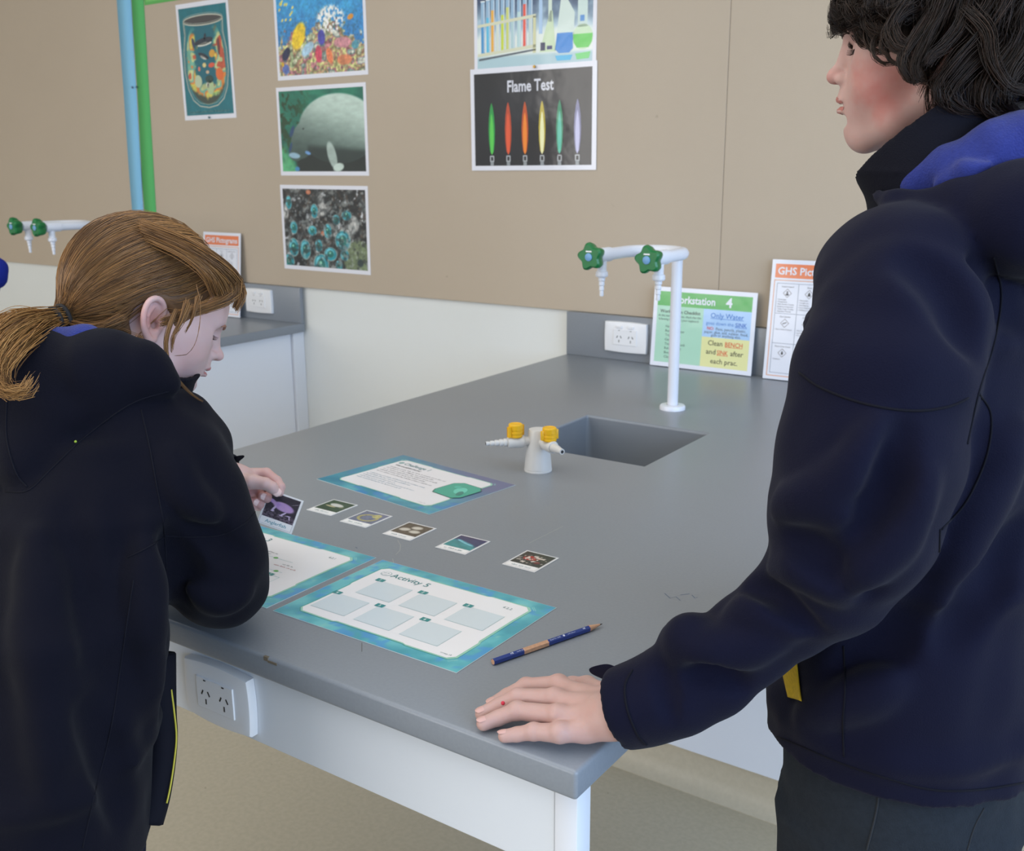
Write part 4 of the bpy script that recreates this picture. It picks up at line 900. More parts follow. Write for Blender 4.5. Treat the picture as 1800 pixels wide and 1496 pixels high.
def tubes(paths, rad, sides=3):
    """many strands at once; paths (S,n,3), rad (S,n)"""
    S, n, _ = paths.shape; T = np.gradient(paths, axis=1); T /= np.linalg.norm(T, axis=2, keepdims=True) + 1e-9
    ref = np.array([.31, .52, .79]); U = np.cross(T, ref); U /= np.linalg.norm(U, axis=2, keepdims=True) + 1e-9; Wv = np.cross(T, U)
    V = np.stack([paths + (U * math.cos(2 * math.pi * k / sides) + Wv * math.sin(2 * math.pi * k / sides)) * rad[..., None] for k in range(sides)], 2).reshape(-1, 3)
    b = (np.arange(S)[:, None, None] * n + np.arange(n - 1)[None, :, None]) * sides; k = np.arange(sides)[None, None, :]; k2 = (k + 1) % sides
    F = np.stack([b + k, b + k2, b + sides + k2, b + sides + k], -1).reshape(-1, 4); return V, F

# ------------------------------------------------------------------ figure materials
def skin_mat(name, rgb, blush, spots, rough=.5):
    """spots: (object-space centre, radius, amount) of flushed skin"""
    m = mat(name, rgb, rough, .4, noise=(55, .35), rgb2=np.array(rgb) * (.97, .93, .91), bump=(900, .05), sss=.22); nt = m.node_tree; b = nt.nodes['Principled BSDF']
    g = nt.nodes.new('ShaderNodeNewGeometry'); cur = b.inputs['Base Color'].links[0].from_socket
    nz = nt.nodes.new('ShaderNodeTexNoise'); nz.inputs['Scale'].default_value = 60; nt.links.new(g.outputs['Position'], nz.inputs['Vector'])
    for c, r, a in spots:
        d = nt.nodes.new('ShaderNodeVectorMath'); d.operation = 'DISTANCE'; d.inputs[1].default_value = tuple(c); nt.links.new(g.outputs['Position'], d.inputs[0])
        ad = nt.nodes.new('ShaderNodeMath'); ad.operation = 'MULTIPLY_ADD'; ad.inputs[1].default_value = r * .8; nt.links.new(nz.outputs['Fac'], ad.inputs[0]); nt.links.new(d.outputs['Value'], ad.inputs[2])
        q = nt.nodes.new('ShaderNodeMapRange'); q.interpolation_type = 'SMOOTHSTEP'; q.inputs['From Min'].default_value = r * 1.6; q.inputs['From Max'].default_value = r * .3; q.inputs['To Max'].default_value = a
        nt.links.new(ad.outputs[0], q.inputs['Value']); mx = nt.nodes.new('ShaderNodeMix'); mx.data_type = 'RGBA'; mx.inputs['B'].default_value = tuple(lin(blush)) + (1,)
        nt.links.new(q.outputs['Result'], mx.inputs['Factor']); nt.links.new(cur, mx.inputs['A']); cur = mx.outputs['Result']
    nt.links.new(cur, b.inputs['Base Color']); return m
def hair_mat(name, rgbs, rough=.38):
    if name in MATS: return MATS[name]
    m = bpy.data.materials.new(name); m.use_nodes = True; MATS[name] = m; nt = m.node_tree; b = nt.nodes['Principled BSDF']
    g = nt.nodes.new('ShaderNodeNewGeometry'); cr = nt.nodes.new('ShaderNodeValToRGB'); nt.links.new(g.outputs['Random Per Island'], cr.inputs['Fac'])
    el = cr.color_ramp.elements
    while len(el) < len(rgbs): el.new(.5)
    for i, c in enumerate(rgbs): el[i].position = i / (len(rgbs) - 1); el[i].color = tuple(lin(c)) + (1,)
    nt.links.new(cr.outputs['Color'], b.inputs['Base Color']); b.inputs['Roughness'].default_value = rough; b.inputs['Specular IOR Level'].default_value = .3; b.inputs['Anisotropic'].default_value = .5; return m
mNAVY = mat('softshell_navy', (9, 11, 35), .85, .14, noise=(14, .25), rgb2=(8, 10, 30), bump=(700, .25), sheen=.04)
mNAVY2 = mat('softshell_navy_girl', (9, 10, 23), .88, .12, noise=(14, .25), rgb2=(8, 9, 20), bump=(700, .25), sheen=.03)
mSEAM = mat('seam_thread', (11, 12, 24), .85, .2); mCOLLAR = mat('collar_navy', (10, 11, 24), .85, .2, bump=(800, .3))
mFLEECE = mat('fleece_blue', (46, 56, 126), .95, .1, noise=(200, .5), rgb2=(40, 48, 112), bump=(600, .6), sheen=.12)
mTROU = mat('trouser_charcoal', (36, 42, 50), .9, .2, noise=(160, .5), rgb2=(28, 33, 40), bump=(600, .4)); mTROU2 = mat('trouser_navy', (24, 26, 44), .9, .2)
mYT = mat('pocket_yellow', (206, 172, 28), .7, noise=(300, .4)); mSHOE = mat('shoe_black', (26, 26, 28), .4)
mLASH = mat('lash_brown', (40, 28, 24), .6); mLIP = None

# ------------------------------------------------------------------ head
def head_field(step, fz=1.0, neck=None, nostril=True, jaw=1.0, narrow=1.0, lipgap=1.0):
    """x forward, y left, z up, origin between the ears; fz squeezes the face below the eyes"""
    F = Field((-.125, -.095, -.175), (.135, .095, .135), step)
    Z = lambda z: z if z > .02 else .02 + (z - .02) * fz
    def E(c, r, k=.01, op='u', R=None): F.ell((c[0], c[1], Z(c[2])), (r[0], r[1], r[2] * (fz if c[2] < .02 else 1)), k, op, R)
    def Cc(pts, rad, k=.01, op='u'): F.chain([(p_[0], p_[1], Z(p_[2])) for p_ in pts], rad, k, op)
    E((-.012, 0, .036), (.094, .072, .082)); E((.030, 0, .020), (.058, .062, .075), .02); E((.036, 0, -.022), (.050, .056, .060), .025)
    for s in (1, -1):
        Cc([(.000, s * .050, -.045), (.035, s * .042, -.068 * jaw), (.066, s * .014, -.086 * jaw)], [.016, .015, .015], .022)
        E((.054, s * .036, -.026), (.028, .024, .030), .022); E((.060, s * .044, .004), (.018, .014, .014), .02)
    E((.068, 0, -.082 * jaw), (.019, .020, .017), .014); E((.062, 0, -.05), (.032, .034, .036), .02)
    E((.066, 0, .046), (.030, .050, .040), .025); 
    for s in (1, -1): E((.078, s * .024, .031), (.013, .022, .009), .014)
    for s in (1, -1): E((.094, s * .031, .012), (.016, .016, .0125), .010, 's')
    for s in (1, -1): E((.0705, s * .031, .0115), (.0140, .0150, .0125), .004)
    Cc([(.083, 0, .024), (.090, 0, .008), (.101, 0, -.012)], [.0075, .0072, .0085], .011); E((.1045, 0, -.0165), (.0098, .0098, .0088), .006)
    for s in (1, -1): E((.094, s * .0115, -.020), (.0095, .0068, .0070), .005)
    if nostril:
        for s in (1, -1): E((.0985, s * .0062, -.0262), (.0052, .0030, .0042), .002, 's', np.array([[1, 0, 0], [0, 1, 0], [0, 0, 1.]]))
    E((.087, 0, -.038), (.012, .019, .012), .010); E((.0935, 0, -.0425), (.0085, .019, .0048), .004); E((.0925, 0, -.0555), (.0085, .016, .0055), .004)
    E((.103, 0, -.0487), (.014, .022, .0014 * lipgap), .003, 's'); E((.094, 0, -.066), (.010, .018, .0055), .008, 's')
    # ears
    for s in (1, -1):
        R = np.array(Matrix.Rotation(s * -.42, 3, 'Z') @ Matrix.Rotation(-.20, 3, 'Y')); c = np.array((-.003, s * .0735, .000))
        T = lambda x, z, o=0: c + R @ np.array((x, s * o, z))
        F.ell(c, (.0165, .0042, .029), .004, 'u', R)
        rim = [T(.012, .004, .001), T(.012, .016, .003), T(.006, .0265, .0045), T(-.004, .0295, .005), T(-.0135, .0235, .0055), T(-.0175, .010, .0055), T(-.0155, -.006, .005), T(-.009, -.018, .004), T(-.001, -.027, .003), T(.006, -.024, .002)]
        F.ell(T(.001, .001, .0055), (.0095, .0055, .0165), .003, 's', R); F.ell(T(.004, -.006, .004), (.0065, .008, .007), .003, 's', R)
        F.chain(catmull(rim, 4), np.interp(np.linspace(0, 9, 37), range(10), [.0026, .0030, .0032, .0032, .0032, .0032, .0032, .0036, .0050, .0036]), .0030); F.chain([T(-.004, .017, .003), T(-.0095, .005, .003), T(-.006, -.009, .003)], .0019, .002); F.ell(T(.0115, -.006, .002), (.0035, .004, .006), .003, 'u', R)
    if neck is not None: F.chain([(-.022, 0, -.03), neck[0], neck[1]], [.050 * narrow, .047 * narrow, .054 * narrow], .022)
    return F
def head_matrix(o, fwd, up, sc):
    f = np.asarray(fwd, float); f /= np.linalg.norm(f); u = np.asarray(up, float); u = u - f * (u @ f); u /= np.linalg.norm(u); l = np.cross(u, f)
    return np.stack([f, l, u], 1) * sc, np.asarray(o, float)
def loc2w(H, P): return np.asarray(P) @ H[0].T + H[1]
def w2loc(H, P): return (np.asarray(P) - H[1]) @ np.linalg.inv(H[0]).T
SKC = np.array((-.012, 0, .036)); SKR = np.array((.094, .072, .082))
def skull(d, off):
    d = d / np.linalg.norm(d, axis=-1, keepdims=True); p = d * (SKR + np.asarray(off)[..., None]) ; return SKC + p
def finger(F, pts, r, k=.004): F.chain(pts, r, k)
def nail(parent, c, d, n, w, l, m):
    d = Vector(d).normalized(); n = Vector(n).normalized(); s = d.cross(n).normalized(); n = s.cross(d)
    bm = bmesh.new(); R = []
    for i in range(7):
        a = (i / 6 * 2 - 1); wl = w * math.sqrt(max(0.0, 1 - abs(a) ** 3.2)) if abs(a) < 1 else w * .25; ring = []
        for j in range(7): b = (j / 6 * 2 - 1); ring.append(Vector(c) + d * (a * l) + s * (b * wl) + n * (-.35 * wl * b * b - .12 * l * a * a))
        R.append(ring)
    ring_loft(bm, R, closed=False, cap0=False, cap1=False); o = link('fingernail', bm_mesh(bm), parent, (m,), smooth=3.2); return o

def merge(parts):
    V = []; F = []; n = 0
    for v, f in parts: V.append(v); F.append(f + n); n += len(v)
    return np.concatenate(V), np.concatenate(F)
def shoe_part(x, y, ang, parent, m):
    c, s = math.cos(ang), math.sin(ang); f = np.array((c, s, 0)); F = Field((x - .24, y - .24, 0), (x + .24, y + .24, .13), .006); p0 = np.array((x, y, 0))
    F.chain([p0 - f * .04 + [0, 0, .045], p0 + f * .10 + [0, 0, .038], p0 + f * .16 + [0, 0, .032]], [.042, .042, .034], .02); F.chain([p0 - f * .02 + [0, 0, .05], p0 + [0, 0, .11]], [.042, .045], .02); F.cut((0, 0, .004), (0, 0, -1)); part('shoe', *F.mesh(1), m, parent)
def tapered_strand_set(P, r0, r1=.25, seed=0):
    S, n, _ = P.shape; t = np.linspace(0, 1, n); prof = r0 * (1 - (1 - r1) * t ** 3) * np.minimum(1, .4 + t * 8)
    return tubes(P, np.tile(prof, (S, 1)))

# ================================================================== standing pupil
def build_boy():
    rt = empty('person', (1.40, -1.58, 0), 'standing person with dark curly hair and navy jacket, hand flat on the bench corner', 'person')
    H = head_matrix(at(1640, 100, 1.0), (-.972, -.225, -.01), (.0, -.045, 1), .865)
    ck = loc2w(H, (.050, .052, -.030)); ck2 = loc2w(H, (.040, .055, -.052)); ck3 = loc2w(H, (.060, .050, -.010)); nt = loc2w(H, (.106, .0, -.016)); ea = loc2w(H, (-.006, .08, 0))
    sk = skin_mat('skin_boy', (192, 158, 152), (186, 84, 76), [(ck, .036, .6), (ck2, .026, .35), (ck3, .026, .3), (nt, .014, .45), (ea, .03, .55)])
    hd = head_field(.0016, 1.0, [(-.010, 0, -.09), (-.030, 0, -.16)]); hv, hf = hd.mesh(1); hv = loc2w(H, hv)
    # ---- left hand on the bench
    hf_ = Field((1.02, -1.93, .896), (1.24, -1.73, .99), .0011); Zt = ZT
    def P(u, v, z): return at_plane(u, v, z)
    pk = dict(
        pinky=[P(1030, 1283, .924), P(984, 1289, .9215), P(938, 1286, .917), P(909, 1291, .911), P(887, 1294, .9085)],
        ring=[P(1028, 1262, .930), P(980, 1258, .928), P(909, 1249, .922), P(876, 1262, .913), P(850, 1272, .9095)],
        middle=[P(1026, 1244, .933), P(976, 1229, .931), P(910, 1226, .924), P(875, 1242, .915), P(848, 1255, .910)],
        index=[P(1026, 1226, .932), P(982, 1205, .929), P(925, 1207, .9215), P(892, 1223, .914), P(866, 1238, .909)])
    rr = dict(pinky=[.0105, .0100, .0082, .0074, .0066], ring=[.0110, .0105, .0090, .0081, .0074], middle=[.0110, .0108, .0092, .0084, .0076], index=[.0110, .0106, .0090, .0080, .0072])
    for n_ in pk: hf_.chain(pk[n_], rr[n_], .0022); hf_.ell(pk[n_][2], (.0098 if n_ != 'pinky' else .009,) * 3, .003); hf_.ell(pk[n_][1] + [0, 0, .0035], (.010, .010, .0085), .004)
    wr = P(1072, 1256, .938)
    for a, b, r in ((P(1030, 1283, .922), P(1080, 1274, .934), .0118), (P(1028, 1262, .927), P(1080, 1266, .938), .0135), (P(1026, 1244, .930), P(1074, 1248, .940), .0135), (P(1026, 1228, .929), P(1068, 1232, .936), .0125)): hf_.chain([a, b], [r, r + .002], .010)
    hf_.chain([P(992, 1230, .925), P(1000, 1275, .920)], .0095, .010); hf_.chain([P(1018, 1225, .922), P(1026, 1276, .918)], .011, .010)
    hf_.chain([P(1058, 1222, .928), P(1032, 1208, .916), P(1006, 1206, .9115), P(980, 1214, .9095)], [.013, .0112, .0095, .0080], .006)      # thumb, out of the side of the palm
    hf_.chain([wr, at(1125, 1246, 1.0), at(1175, 1232, .99)], [.0225, .0235, .025], .012, flat=((0, .3, 1), .86))
    hf_.cut((0, 0, Zt + .0006), (0, 0, -1)); gv, gf = hf_.mesh(1)
    # ---- body core under the clothes, one surface from trunk to wrists
    bf = Field((1.05, -1.80, .62), (1.56, -1.36, 1.48), .007); A = lambda c, a, b: (c, (a, 0, 0), (0, b, 0))
    bf.loft([A((1.395, -1.58, .75), .08, .11), A((1.395, -1.58, .95), .085, .115), A((1.39, -1.575, 1.25), .085, .125), A((1.38, -1.572, 1.35), .055, .08)], .03)
    bf.chain([(1.375, -1.57, 1.36), loc2w(H, (-.04, 0, -.14))], [.055, .05], .03); bf.chain([at(1600, 500, .93), at(1480, 1020, .955), at(1180, 1228, .99), at(1120, 1246, 1.0)], [.034, .028, .026, .0235], .02)
    bf.chain([(1.38, -1.42, 1.34), (1.40, -1.385, 1.10), (1.33, -1.43, .93)], [.035, .03, .026], .02); bv, bf2 = bf.mesh(1)
    V, F = merge([(hv, hf), (gv, gf), (bv, bf2)]); body = part('body', V, F, sk, rt)
    mN = mat('nail_pink', (204, 162, 156), .35, .5)
    for n_, w in (('pinky', .0044), ('ring', .0052), ('middle', .0052), ('index', .005)):
        tip, dip = pk[n_][4], pk[n_][3]; d = (tip - dip) / np.linalg.norm(tip - dip); s = np.cross(d, (0, 0, 1)); nn = np.cross(s, d); nn /= np.linalg.norm(nn); nail(body, tip + nn * (rr[n_][4] + .0004) + d * .0005 + np.array((0, 0, .0)), d, nn, w, .0058, mN)
    bm = bmesh.new(); q = hit(bvh(gv, gf), 884, 1236)
    if q[0] is not None: lathe(bm, q[0] - q[1] * .001, q[1], [(.0022, 0), (.002, .0014), (.0008, .0017)], 12); link('red_mark', bm_mesh(bm), body, (mat('felt_red', (206, 40, 70), .5),), smooth=3.2)
    # ---- eye line, brow and lips
    face_details(rt, body, H, 1.0, mat('lip_boy', (176, 112, 104), .45, sss=.1), mat('brow_dark', (52, 38, 32), .7), look_down=True, bv=bvh(hv, hf))
    # ---- jacket
    J = Field((1.06, -1.90, .83), (1.60, -1.32, 1.50), .0042)
    A = lambda c, a, b, sh=0: (c, (a, 0, 0), (0, b, 0))
    J.loft([A((1.392, -1.585, .80), .142, .172), A((1.394, -1.582, .92), .134, .168), A((1.39, -1.58, 1.08), .126, .166), A((1.386, -1.578, 1.22), .122, .168), A((1.384, -1.576, 1.31), .112, .160), A((1.386, -1.572, 1.370), .078, .115), A((1.384, -1.568, 1.41), .062, .080)], .03)
    arm = [at(1596, 480, .905), at(1580, 560, .892), at(1556, 660, .885), at(1530, 790, .885), at(1500, 920, .90), at(1460, 1008, .925), at(1394, 1066, .95), at(1322, 1124, .972), at(1250, 1176, .985), at(1185, 1212, .99), at(1130, 1236, .995), at(1098, 1247, 1.0)]
    arm.append(at(1068, 1257, 1.008))
    J.chain(arm, [.060, .072, .0755, .077, .072, .057, .046, .043, .042, .042, .040, .0378, .037], .010)
    J.ell(at(1555, 480, .93), (.060, .055, .050), .03)
    # sleeve bunching: soft ridges and hollows
    J.chain([at(1192, 1130, .975), at(1215, 1128, .955), at(1262, 1140, .94)], [.018, .022, .014], .018); J.chain([at(1262, 1140, .945), at(1330, 1135, .935), at(1390, 1100, .93)], [.010, .010, .006], .02)
    folds(J, [([(1160, 1180), (1172, 1215), (1182, 1265)], .007, .012, 's'), ([(1215, 1148), (1262, 1146), (1320, 1140), (1380, 1110)], .009, .02, 'u'), ([(1215, 1190), (1260, 1185), (1300, 1205)], .006, .016, 's'),
        ([(1375, 900), (1420, 880), (1490, 905)], .010, .02, 'u'), ([(1480, 800), (1560, 850), (1600, 940)], .008, .022, 's'), ([(1400, 860), (1470, 850), (1530, 880)], .006, .018, 's'), ([(1360, 1000), (1410, 1000), (1480, 1050)], .010, .02, 'u'),
        ([(1395, 945), (1450, 975), (1530, 1040)], .009, .018, 's'), ([(1290, 1085), (1335, 1072), (1400, 1100)], .009, .018, 'u'), ([(1320, 1035), (1370, 1050), (1440, 1105)], .008, .016, 's'),
        ([(1600, 455), (1670, 510), (1708, 600)], .010, .026, 's'), ([(1540, 750), (1480, 835), (1410, 880)], .008, .022, 'u'), ([(1630, 840), (1570, 960), (1500, 1030)], .009, .022, 'u'), ([(1590, 760), (1560, 860), (1500, 950)], .006, .02, 's'),
        ([(1790, 760), (1720, 900), (1670, 1000)], .010, .03, 'u'), ([(1795, 930), (1730, 1050), (1670, 1120)], .010, .03, 's'), ([(1620, 1060), (1550, 1130), (1480, 1210)], .011, .03, 's'), ([(1560, 1200), (1500, 1230), (1420, 1260)], .007, .03, 'u')])
    # far arm with the hand in the pocket
    J.chain([(1.382, -1.44, 1.335), (1.402, -1.40, 1.20), (1.415, -1.395, 1.06), (1.36, -1.42, .97), (1.31, -1.455, .925)], [.066, .066, .056, .05, .046], .014)
    # hood lying open on the shoulders
    J.chain([at(1543, 345, .955), at(1580, 362, .93), at(1630, 372, .915), at(1700, 372, .893), at(1795, 385, .875), at(1880, 400, .915), at(1905, 395, 1.0), at(1860, 380, 1.08), at(1760, 360, 1.12), at(1640, 345, 1.09)], [.008, .013, .017, .029, .050, .058, .058, .056, .044, .018], .008)
    J.chain([at(1700, 470, .86), at(1780, 520, .862), at(1830, 600, .87)], [.004, .008, .004], .02, 's')
    J.wave(.0016, .11, 5)
    J.cut((1.392, -1.58, .866), (-.03, -.10, -1.0)); 
    ca, cb, cc_ = at(1070, 1200, 1.008), at(1110, 1322, .998), at(1058, 1266, .964)
    cn = np.cross(cb - ca, cc_ - ca); cn /= np.linalg.norm(cn); cn = cn if cn @ (at(1000, 1270, 1.03) - at(1130, 1236, 1.0)) > 0 else -cn
    J.cutl(ca, cn, at(1075, 1255, 1.008), .085); J.chain([at(1108, 1246, 1.0), at(1050, 1264, 1.012)], [.0295, .030], .003, 's')
    jv, jf = J.mesh(2); jk = part('jacket', jv, jf, mNAVY, rt); T = bvh(jv, jf)
    for s in ([(1405, 655), (1440, 680), (1500, 704), (1560, 718), (1620, 722), (1670, 714), (1702, 700)], [(1748, 452), (1760, 520), (1748, 600), (1720, 690), (1700, 780)], [(1652, 930), (1646, 1100), (1641, 1250), (1645, 1398)],
              [(1483, 1135), (1486, 1210), (1482, 1270), (1484, 1330)], [(1352, 1290), (1400, 1308), (1480, 1342), (1560, 1368), (1640, 1388), (1720, 1388), (1800, 1376)], [(1112, 1178), (1099, 1206), (1103, 1247), (1120, 1290), (1136, 1309)],
              [(1720, 690), (1742, 730), (1735, 800), (1700, 880), (1655, 930)]): seam(T, s, jk, mSEAM)
    patch(T, [(1403, 1159), (1412, 1234), (1389, 1226), (1380, 1184)], jk, mYT, 'pocket_trim', dmin=.98)
    # wrist strap standing off the cuff
    bm = bmesh.new(); Rw = []
    for q in (((1034, 1176), (1036, 1184), 1.03), ((1052, 1169), (1056, 1193), 1.02), ((1072, 1165), (1076, 1202), 1.01), ((1088, 1176), (1092, 1204), 1.0), ((1112, 1176), (1112, 1198), .985)):
        a, b = at(*q[0], q[2]), at(*q[1], q[2] + .004); n_ = np.array((-.55, -.2, .75)) * .0016; Rw.append([a - n_, a + n_, (a + b) / 2 + n_ * 2.4, b + n_, b - n_])
    ring_loft(bm, Rw); o = link('cuff_strap', bm_mesh(bm), jk, (mNAVY,), smooth=3.2); sb = o.modifiers.new('s', 'SUBSURF'); sb.levels = sb.render_levels = 2
    # collar: open ring round the neck
    K = Field((1.22, -1.70, 1.30), (1.50, -1.42, 1.53), .0028); ax = np.array((1, 0, 0.)); ay = np.array((0, 1., 0))
    o0, o1, o2 = at(1668, 430, .99), at(1655, 350, .99), at(1632, 215, .985); om = at(1640, 300, .988)
    K.loft([(o0, ax * .070, ay * .084), (o1, ax * .068, ay * .080), (om, ax * .075, ay * .079), (o2, ax * .078, ay * .079), (o2 + [0, 0, .05], ax * .080, ay * .079)], .004)
    K.loft([(o0 - [0, 0, .05], ax * .062, ay * .076), (o1, ax * .0605, ay * .0725), (om, ax * .0675, ay * .0715), (o2, ax * .0705, ay * .0715), (o2 + [0, 0, .06], ax * .072, ay * .0715)], .003, 's')
    pc = at(1502, 306, .985); pn = at(1700, 197, .985); dv = pn - pc; nrm = np.cross(dv, (0.10, 1, .0)); nrm /= np.linalg.norm(nrm); nrm = nrm if nrm[2] > 0 else -nrm
    K.cut(pc, nrm); K.cut(at(1600, 425, 1.0), (0, 0, -1)); cv, cf = K.mesh(1); part('collar', cv, cf, mCOLLAR, jk)
    # blue fleece inside the hood
    Lf = Field((1.22, -1.76, 1.30), (1.60, -1.35, 1.54), .0032)
    Lf.chain([at(1567, 333, .956), at(1610, 322, .938), at(1670, 300, .920), at(1740, 285, .905), at(1800, 268, .905), at(1870, 262, .94), at(1895, 262, 1.0), at(1870, 262, 1.07), at(1790, 280, 1.10), at(1690, 300, 1.10), at(1610, 325, 1.07)], [.006, .014, .022, .030, .034, .036, .036, .036, .034, .024, .012], .012)
    Lf.chain([at(1640, 330, .905), at(1700, 300, .885), at(1740, 290, .872)], [.003, .006, .003], .012, 'u'); Lf.chain([at(1690, 345, .89), at(1740, 325, .872), at(1800, 310, .862)], [.003, .004, .002], .01, 's')
    Lf.wave(.0014, .06, 9); lv, lf_ = Lf.mesh(1); part('hood_lining', lv, lf_, mFLEECE, jk)
    # ---- trousers and shoes
    Tr = Field((1.22, -1.78, .02), (1.58, -1.38, .93), .006)
    Tr.loft([A((1.397, -1.585, .92), .118, .150), A((1.400, -1.585, .80), .122, .155), A((1.402, -1.585, .72), .118, .150)], .02)
    for s in (-1, 1): Tr.loft([A((1.402, -1.585 + s * .078, .80), .112, .078), A((1.402, -1.585 + s * .084, .60), .090, .080), A((1.408, -1.585 + s * .085, .42), .070, .066), A((1.415, -1.585 + s * .085, .08), .060, .058)], .012)
    Tr.chain([at(1720, 1400, 1.03), at(1738, 1440, 1.04), at(1735, 1500, 1.06)], [.008, .012, .008], .02); Tr.wave(.0025, .13, 4); Tr.cut((0, 0, .05), (0, 0, -1)); tv, tf = Tr.mesh(2); tr = part('trousers', tv, tf, mTROU, rt); TT = bvh(tv, tf)
    seam(TT, [(1546, 1390), (1540, 1430), (1524, 1494)], tr, mat('trouser_seam', (34, 38, 44), .9), r=.0012); seam(TT, [(1730, 1420), (1712, 1455), (1700, 1494)], tr, mat('trouser_seam', (34, 38, 44), .9), r=.001)
    for s in (-1, 1): shoe_part(1.40, -1.585 + s * .085, math.pi, rt, mSHOE)
    # ---- hair
    hb = Field((-.135, -.105, -.10), (.12, .105, .15), .0025); hb.ell(SKC + [-.004, 0, .004], SKR + [.008, .008, .008], .01)
    hb.ell((.075, 0, -.035), (.075, .11, .085), .012, 's'); hb.ell((-.01, 0, -.105), (.10, .058, .08), .01, 's'); hb.chain([(.0, -.1, -.03), (.0, .1, -.03)], .030, .01, 's')
    v, f = hb.mesh(1); hr = part('hair', loc2w(H, v), f, hair_mat('hair_dark', [(26, 19, 17), (36, 27, 24), (42, 31, 27), (28, 21, 19)], .5), rt)
    rng = np.random.RandomState(4); paths = []; n = 20
    tries = 0
    while len(paths) < 8200 and tries < 1100:
        tries += 1
        # a lock: starts on the scalp, runs outwards and downwards and curls at the end
        d = rng.randn(3); d /= np.linalg.norm(d)
        if d[2] < -.35 or (d[0] > .55 and d[2] < .35): continue
        if d[0] > .15 and d[2] < .0: continue
        down = rng.uniform(.7, 1.25); front = max(0, d[0]) * (d[2] > 0); fw = np.array((.55 if d[0] > -.1 else -.35, np.sign(d[1] + .01) * (.55 if abs(d[1]) > .2 else .25 * rng.randn()), -1.0)) + rng.randn(3) * .22
        fr_ = .45 if d[0] > .3 else 1.0; lift = rng.uniform(.012, .026) * fr_; k = 12; t = np.linspace(0, 1, n); ln = rng.uniform(.75, 1.25) * (1.0 if d[0] < 0 else .92); cur = d.copy(); base = []
        for i in range(n):
            base.append(cur.copy()); tg = fw - cur * (fw @ cur); tg /= np.linalg.norm(tg) + 1e-6; cur = cur + tg * (.105 * ln) + np.array((.02, 0, 0)) * (d[0] > .2); cur /= np.linalg.norm(cur)
            if cur[2] < -.50 and d[0] < .2: cur[2] = -.50; cur /= np.linalg.norm(cur)
            if cur[0] > .2 and cur[2] < .08: cur[2] = .08 + .02 * rng.randn(); cur /= np.linalg.norm(cur)
        base = np.array(base); ph = rng.rand() * 6.28; fr = rng.uniform(1.0, 2.0) * 6.28; am = rng.uniform(.005, .011) * (fr_ * .5 + .5)
        C0 = skull(base, .012 + lift * np.sin(np.minimum(t * 1.3, 1) * 1.57)); tang = np.gradient(C0, axis=0); tang /= np.linalg.norm(tang, axis=1, keepdims=True); out = base / np.linalg.norm(base, axis=1, keepdims=True); sid = np.cross(tang, out)
        C0 = C0 + (sid * np.sin(t * fr + ph)[:, None] + out * (np.cos(t * fr + ph)[:, None] + .6) * .8) * (am * np.minimum(1, t * 1.4) * (1 + .8 * t))[:, None]
        C0[:, 2] -= .014 * t ** 2 * (base[:, 2] < -.3)
        for _ in range(k): a, b = rng.randn(2) * .0046; sp = (1 - .35 * t)[:, None]; w1, w2 = rng.randn(2) * .0011; paths.append(C0 + (sid * a + out * b) * sp + rng.randn(3) * .0006 + (np.sin(t * 9 + rng.rand() * 6) * w1)[:, None] * sid + (np.sin(t * 6 + rng.rand() * 6) * w2)[:, None] * out + np.cumsum(rng.randn(n, 3), 0) * .0002)
    # hand-placed locks round the face: fringe, temple curl, lock before the ear
    def L(px, dep, nst, spread, seed):
        r = np.random.RandomState(seed); Q = catmull([at(u, v, dd) for (u, v), dd in zip(px, dep)], 8); Q = resample(Q, n)
        Q = w2loc(H, Q)
        for _ in range(nst): o = r.randn(3) * spread * (1.35 if r.rand() < .2 else .95); tt = np.linspace(0, 1, n); paths.append(Q + o * (1 - .5 * tt)[:, None] + np.cumsum(r.randn(n, 3), 0) * .00022 + np.sin(tt * r.uniform(5, 10) + r.rand() * 6)[:, None] * r.randn(3) * min(.0009, spread * .3))
    L([(1556, -60), (1500, -30), (1486, 0), (1488, 28), (1491, 54), (1497, 84)], [.99, 1.0, 1.01, 1.015, 1.015, 1.01], 70, .0017, 1); L([(1540, -60), (1496, -25), (1487, 0), (1489, 25), (1495, 44)], [.99] * 5, 16, .001, 2)
    L([(1600, -40), (1545, 0), (1510, 30), (1512, 58), (1530, 70), (1552, 66)], [.97, .96, .955, .955, .95, .94], 60, .0022, 3); L([(1640, -40), (1580, 0), (1535, 35), (1540, 70), (1575, 80), (1600, 70)], [.95, .94, .94, .935, .925, .92], 60, .0024, 4)
    L([(1640, 0), (1570, 40), (1536, 72), (1536, 98), (1555, 112), (1580, 108)], [.94, .935, .93, .925, .92, .915], 34, .0010, 5); L([(1650, 20), (1610, 60), (1585, 88), (1590, 100), (1610, 104)], [.93, .92, .915, .91, .905], 40, .0018, 6)
    L([(1660, -30), (1640, 20), (1606, 70), (1586, 105), (1592, 130), (1606, 144), (1616, 128)], [.93, .915, .905, .90, .90, .90, .895], 150, .0040, 7); L([(1680, -20), (1650, 30), (1622, 80), (1606, 118), (1612, 142)], [.92, .905, .90, .895, .895], 110, .0036, 8)
    L([(1660, 0), (1600, 10), (1560, 30), (1545, 50), (1560, 60)], [.94, .925, .93, .93, .93], 80, .0034, 9); L([(1700, -20), (1690, 40), (1660, 80), (1640, 95), (1630, 110)], [.92, .90, .895, .89, .89], 120, .0040, 10)
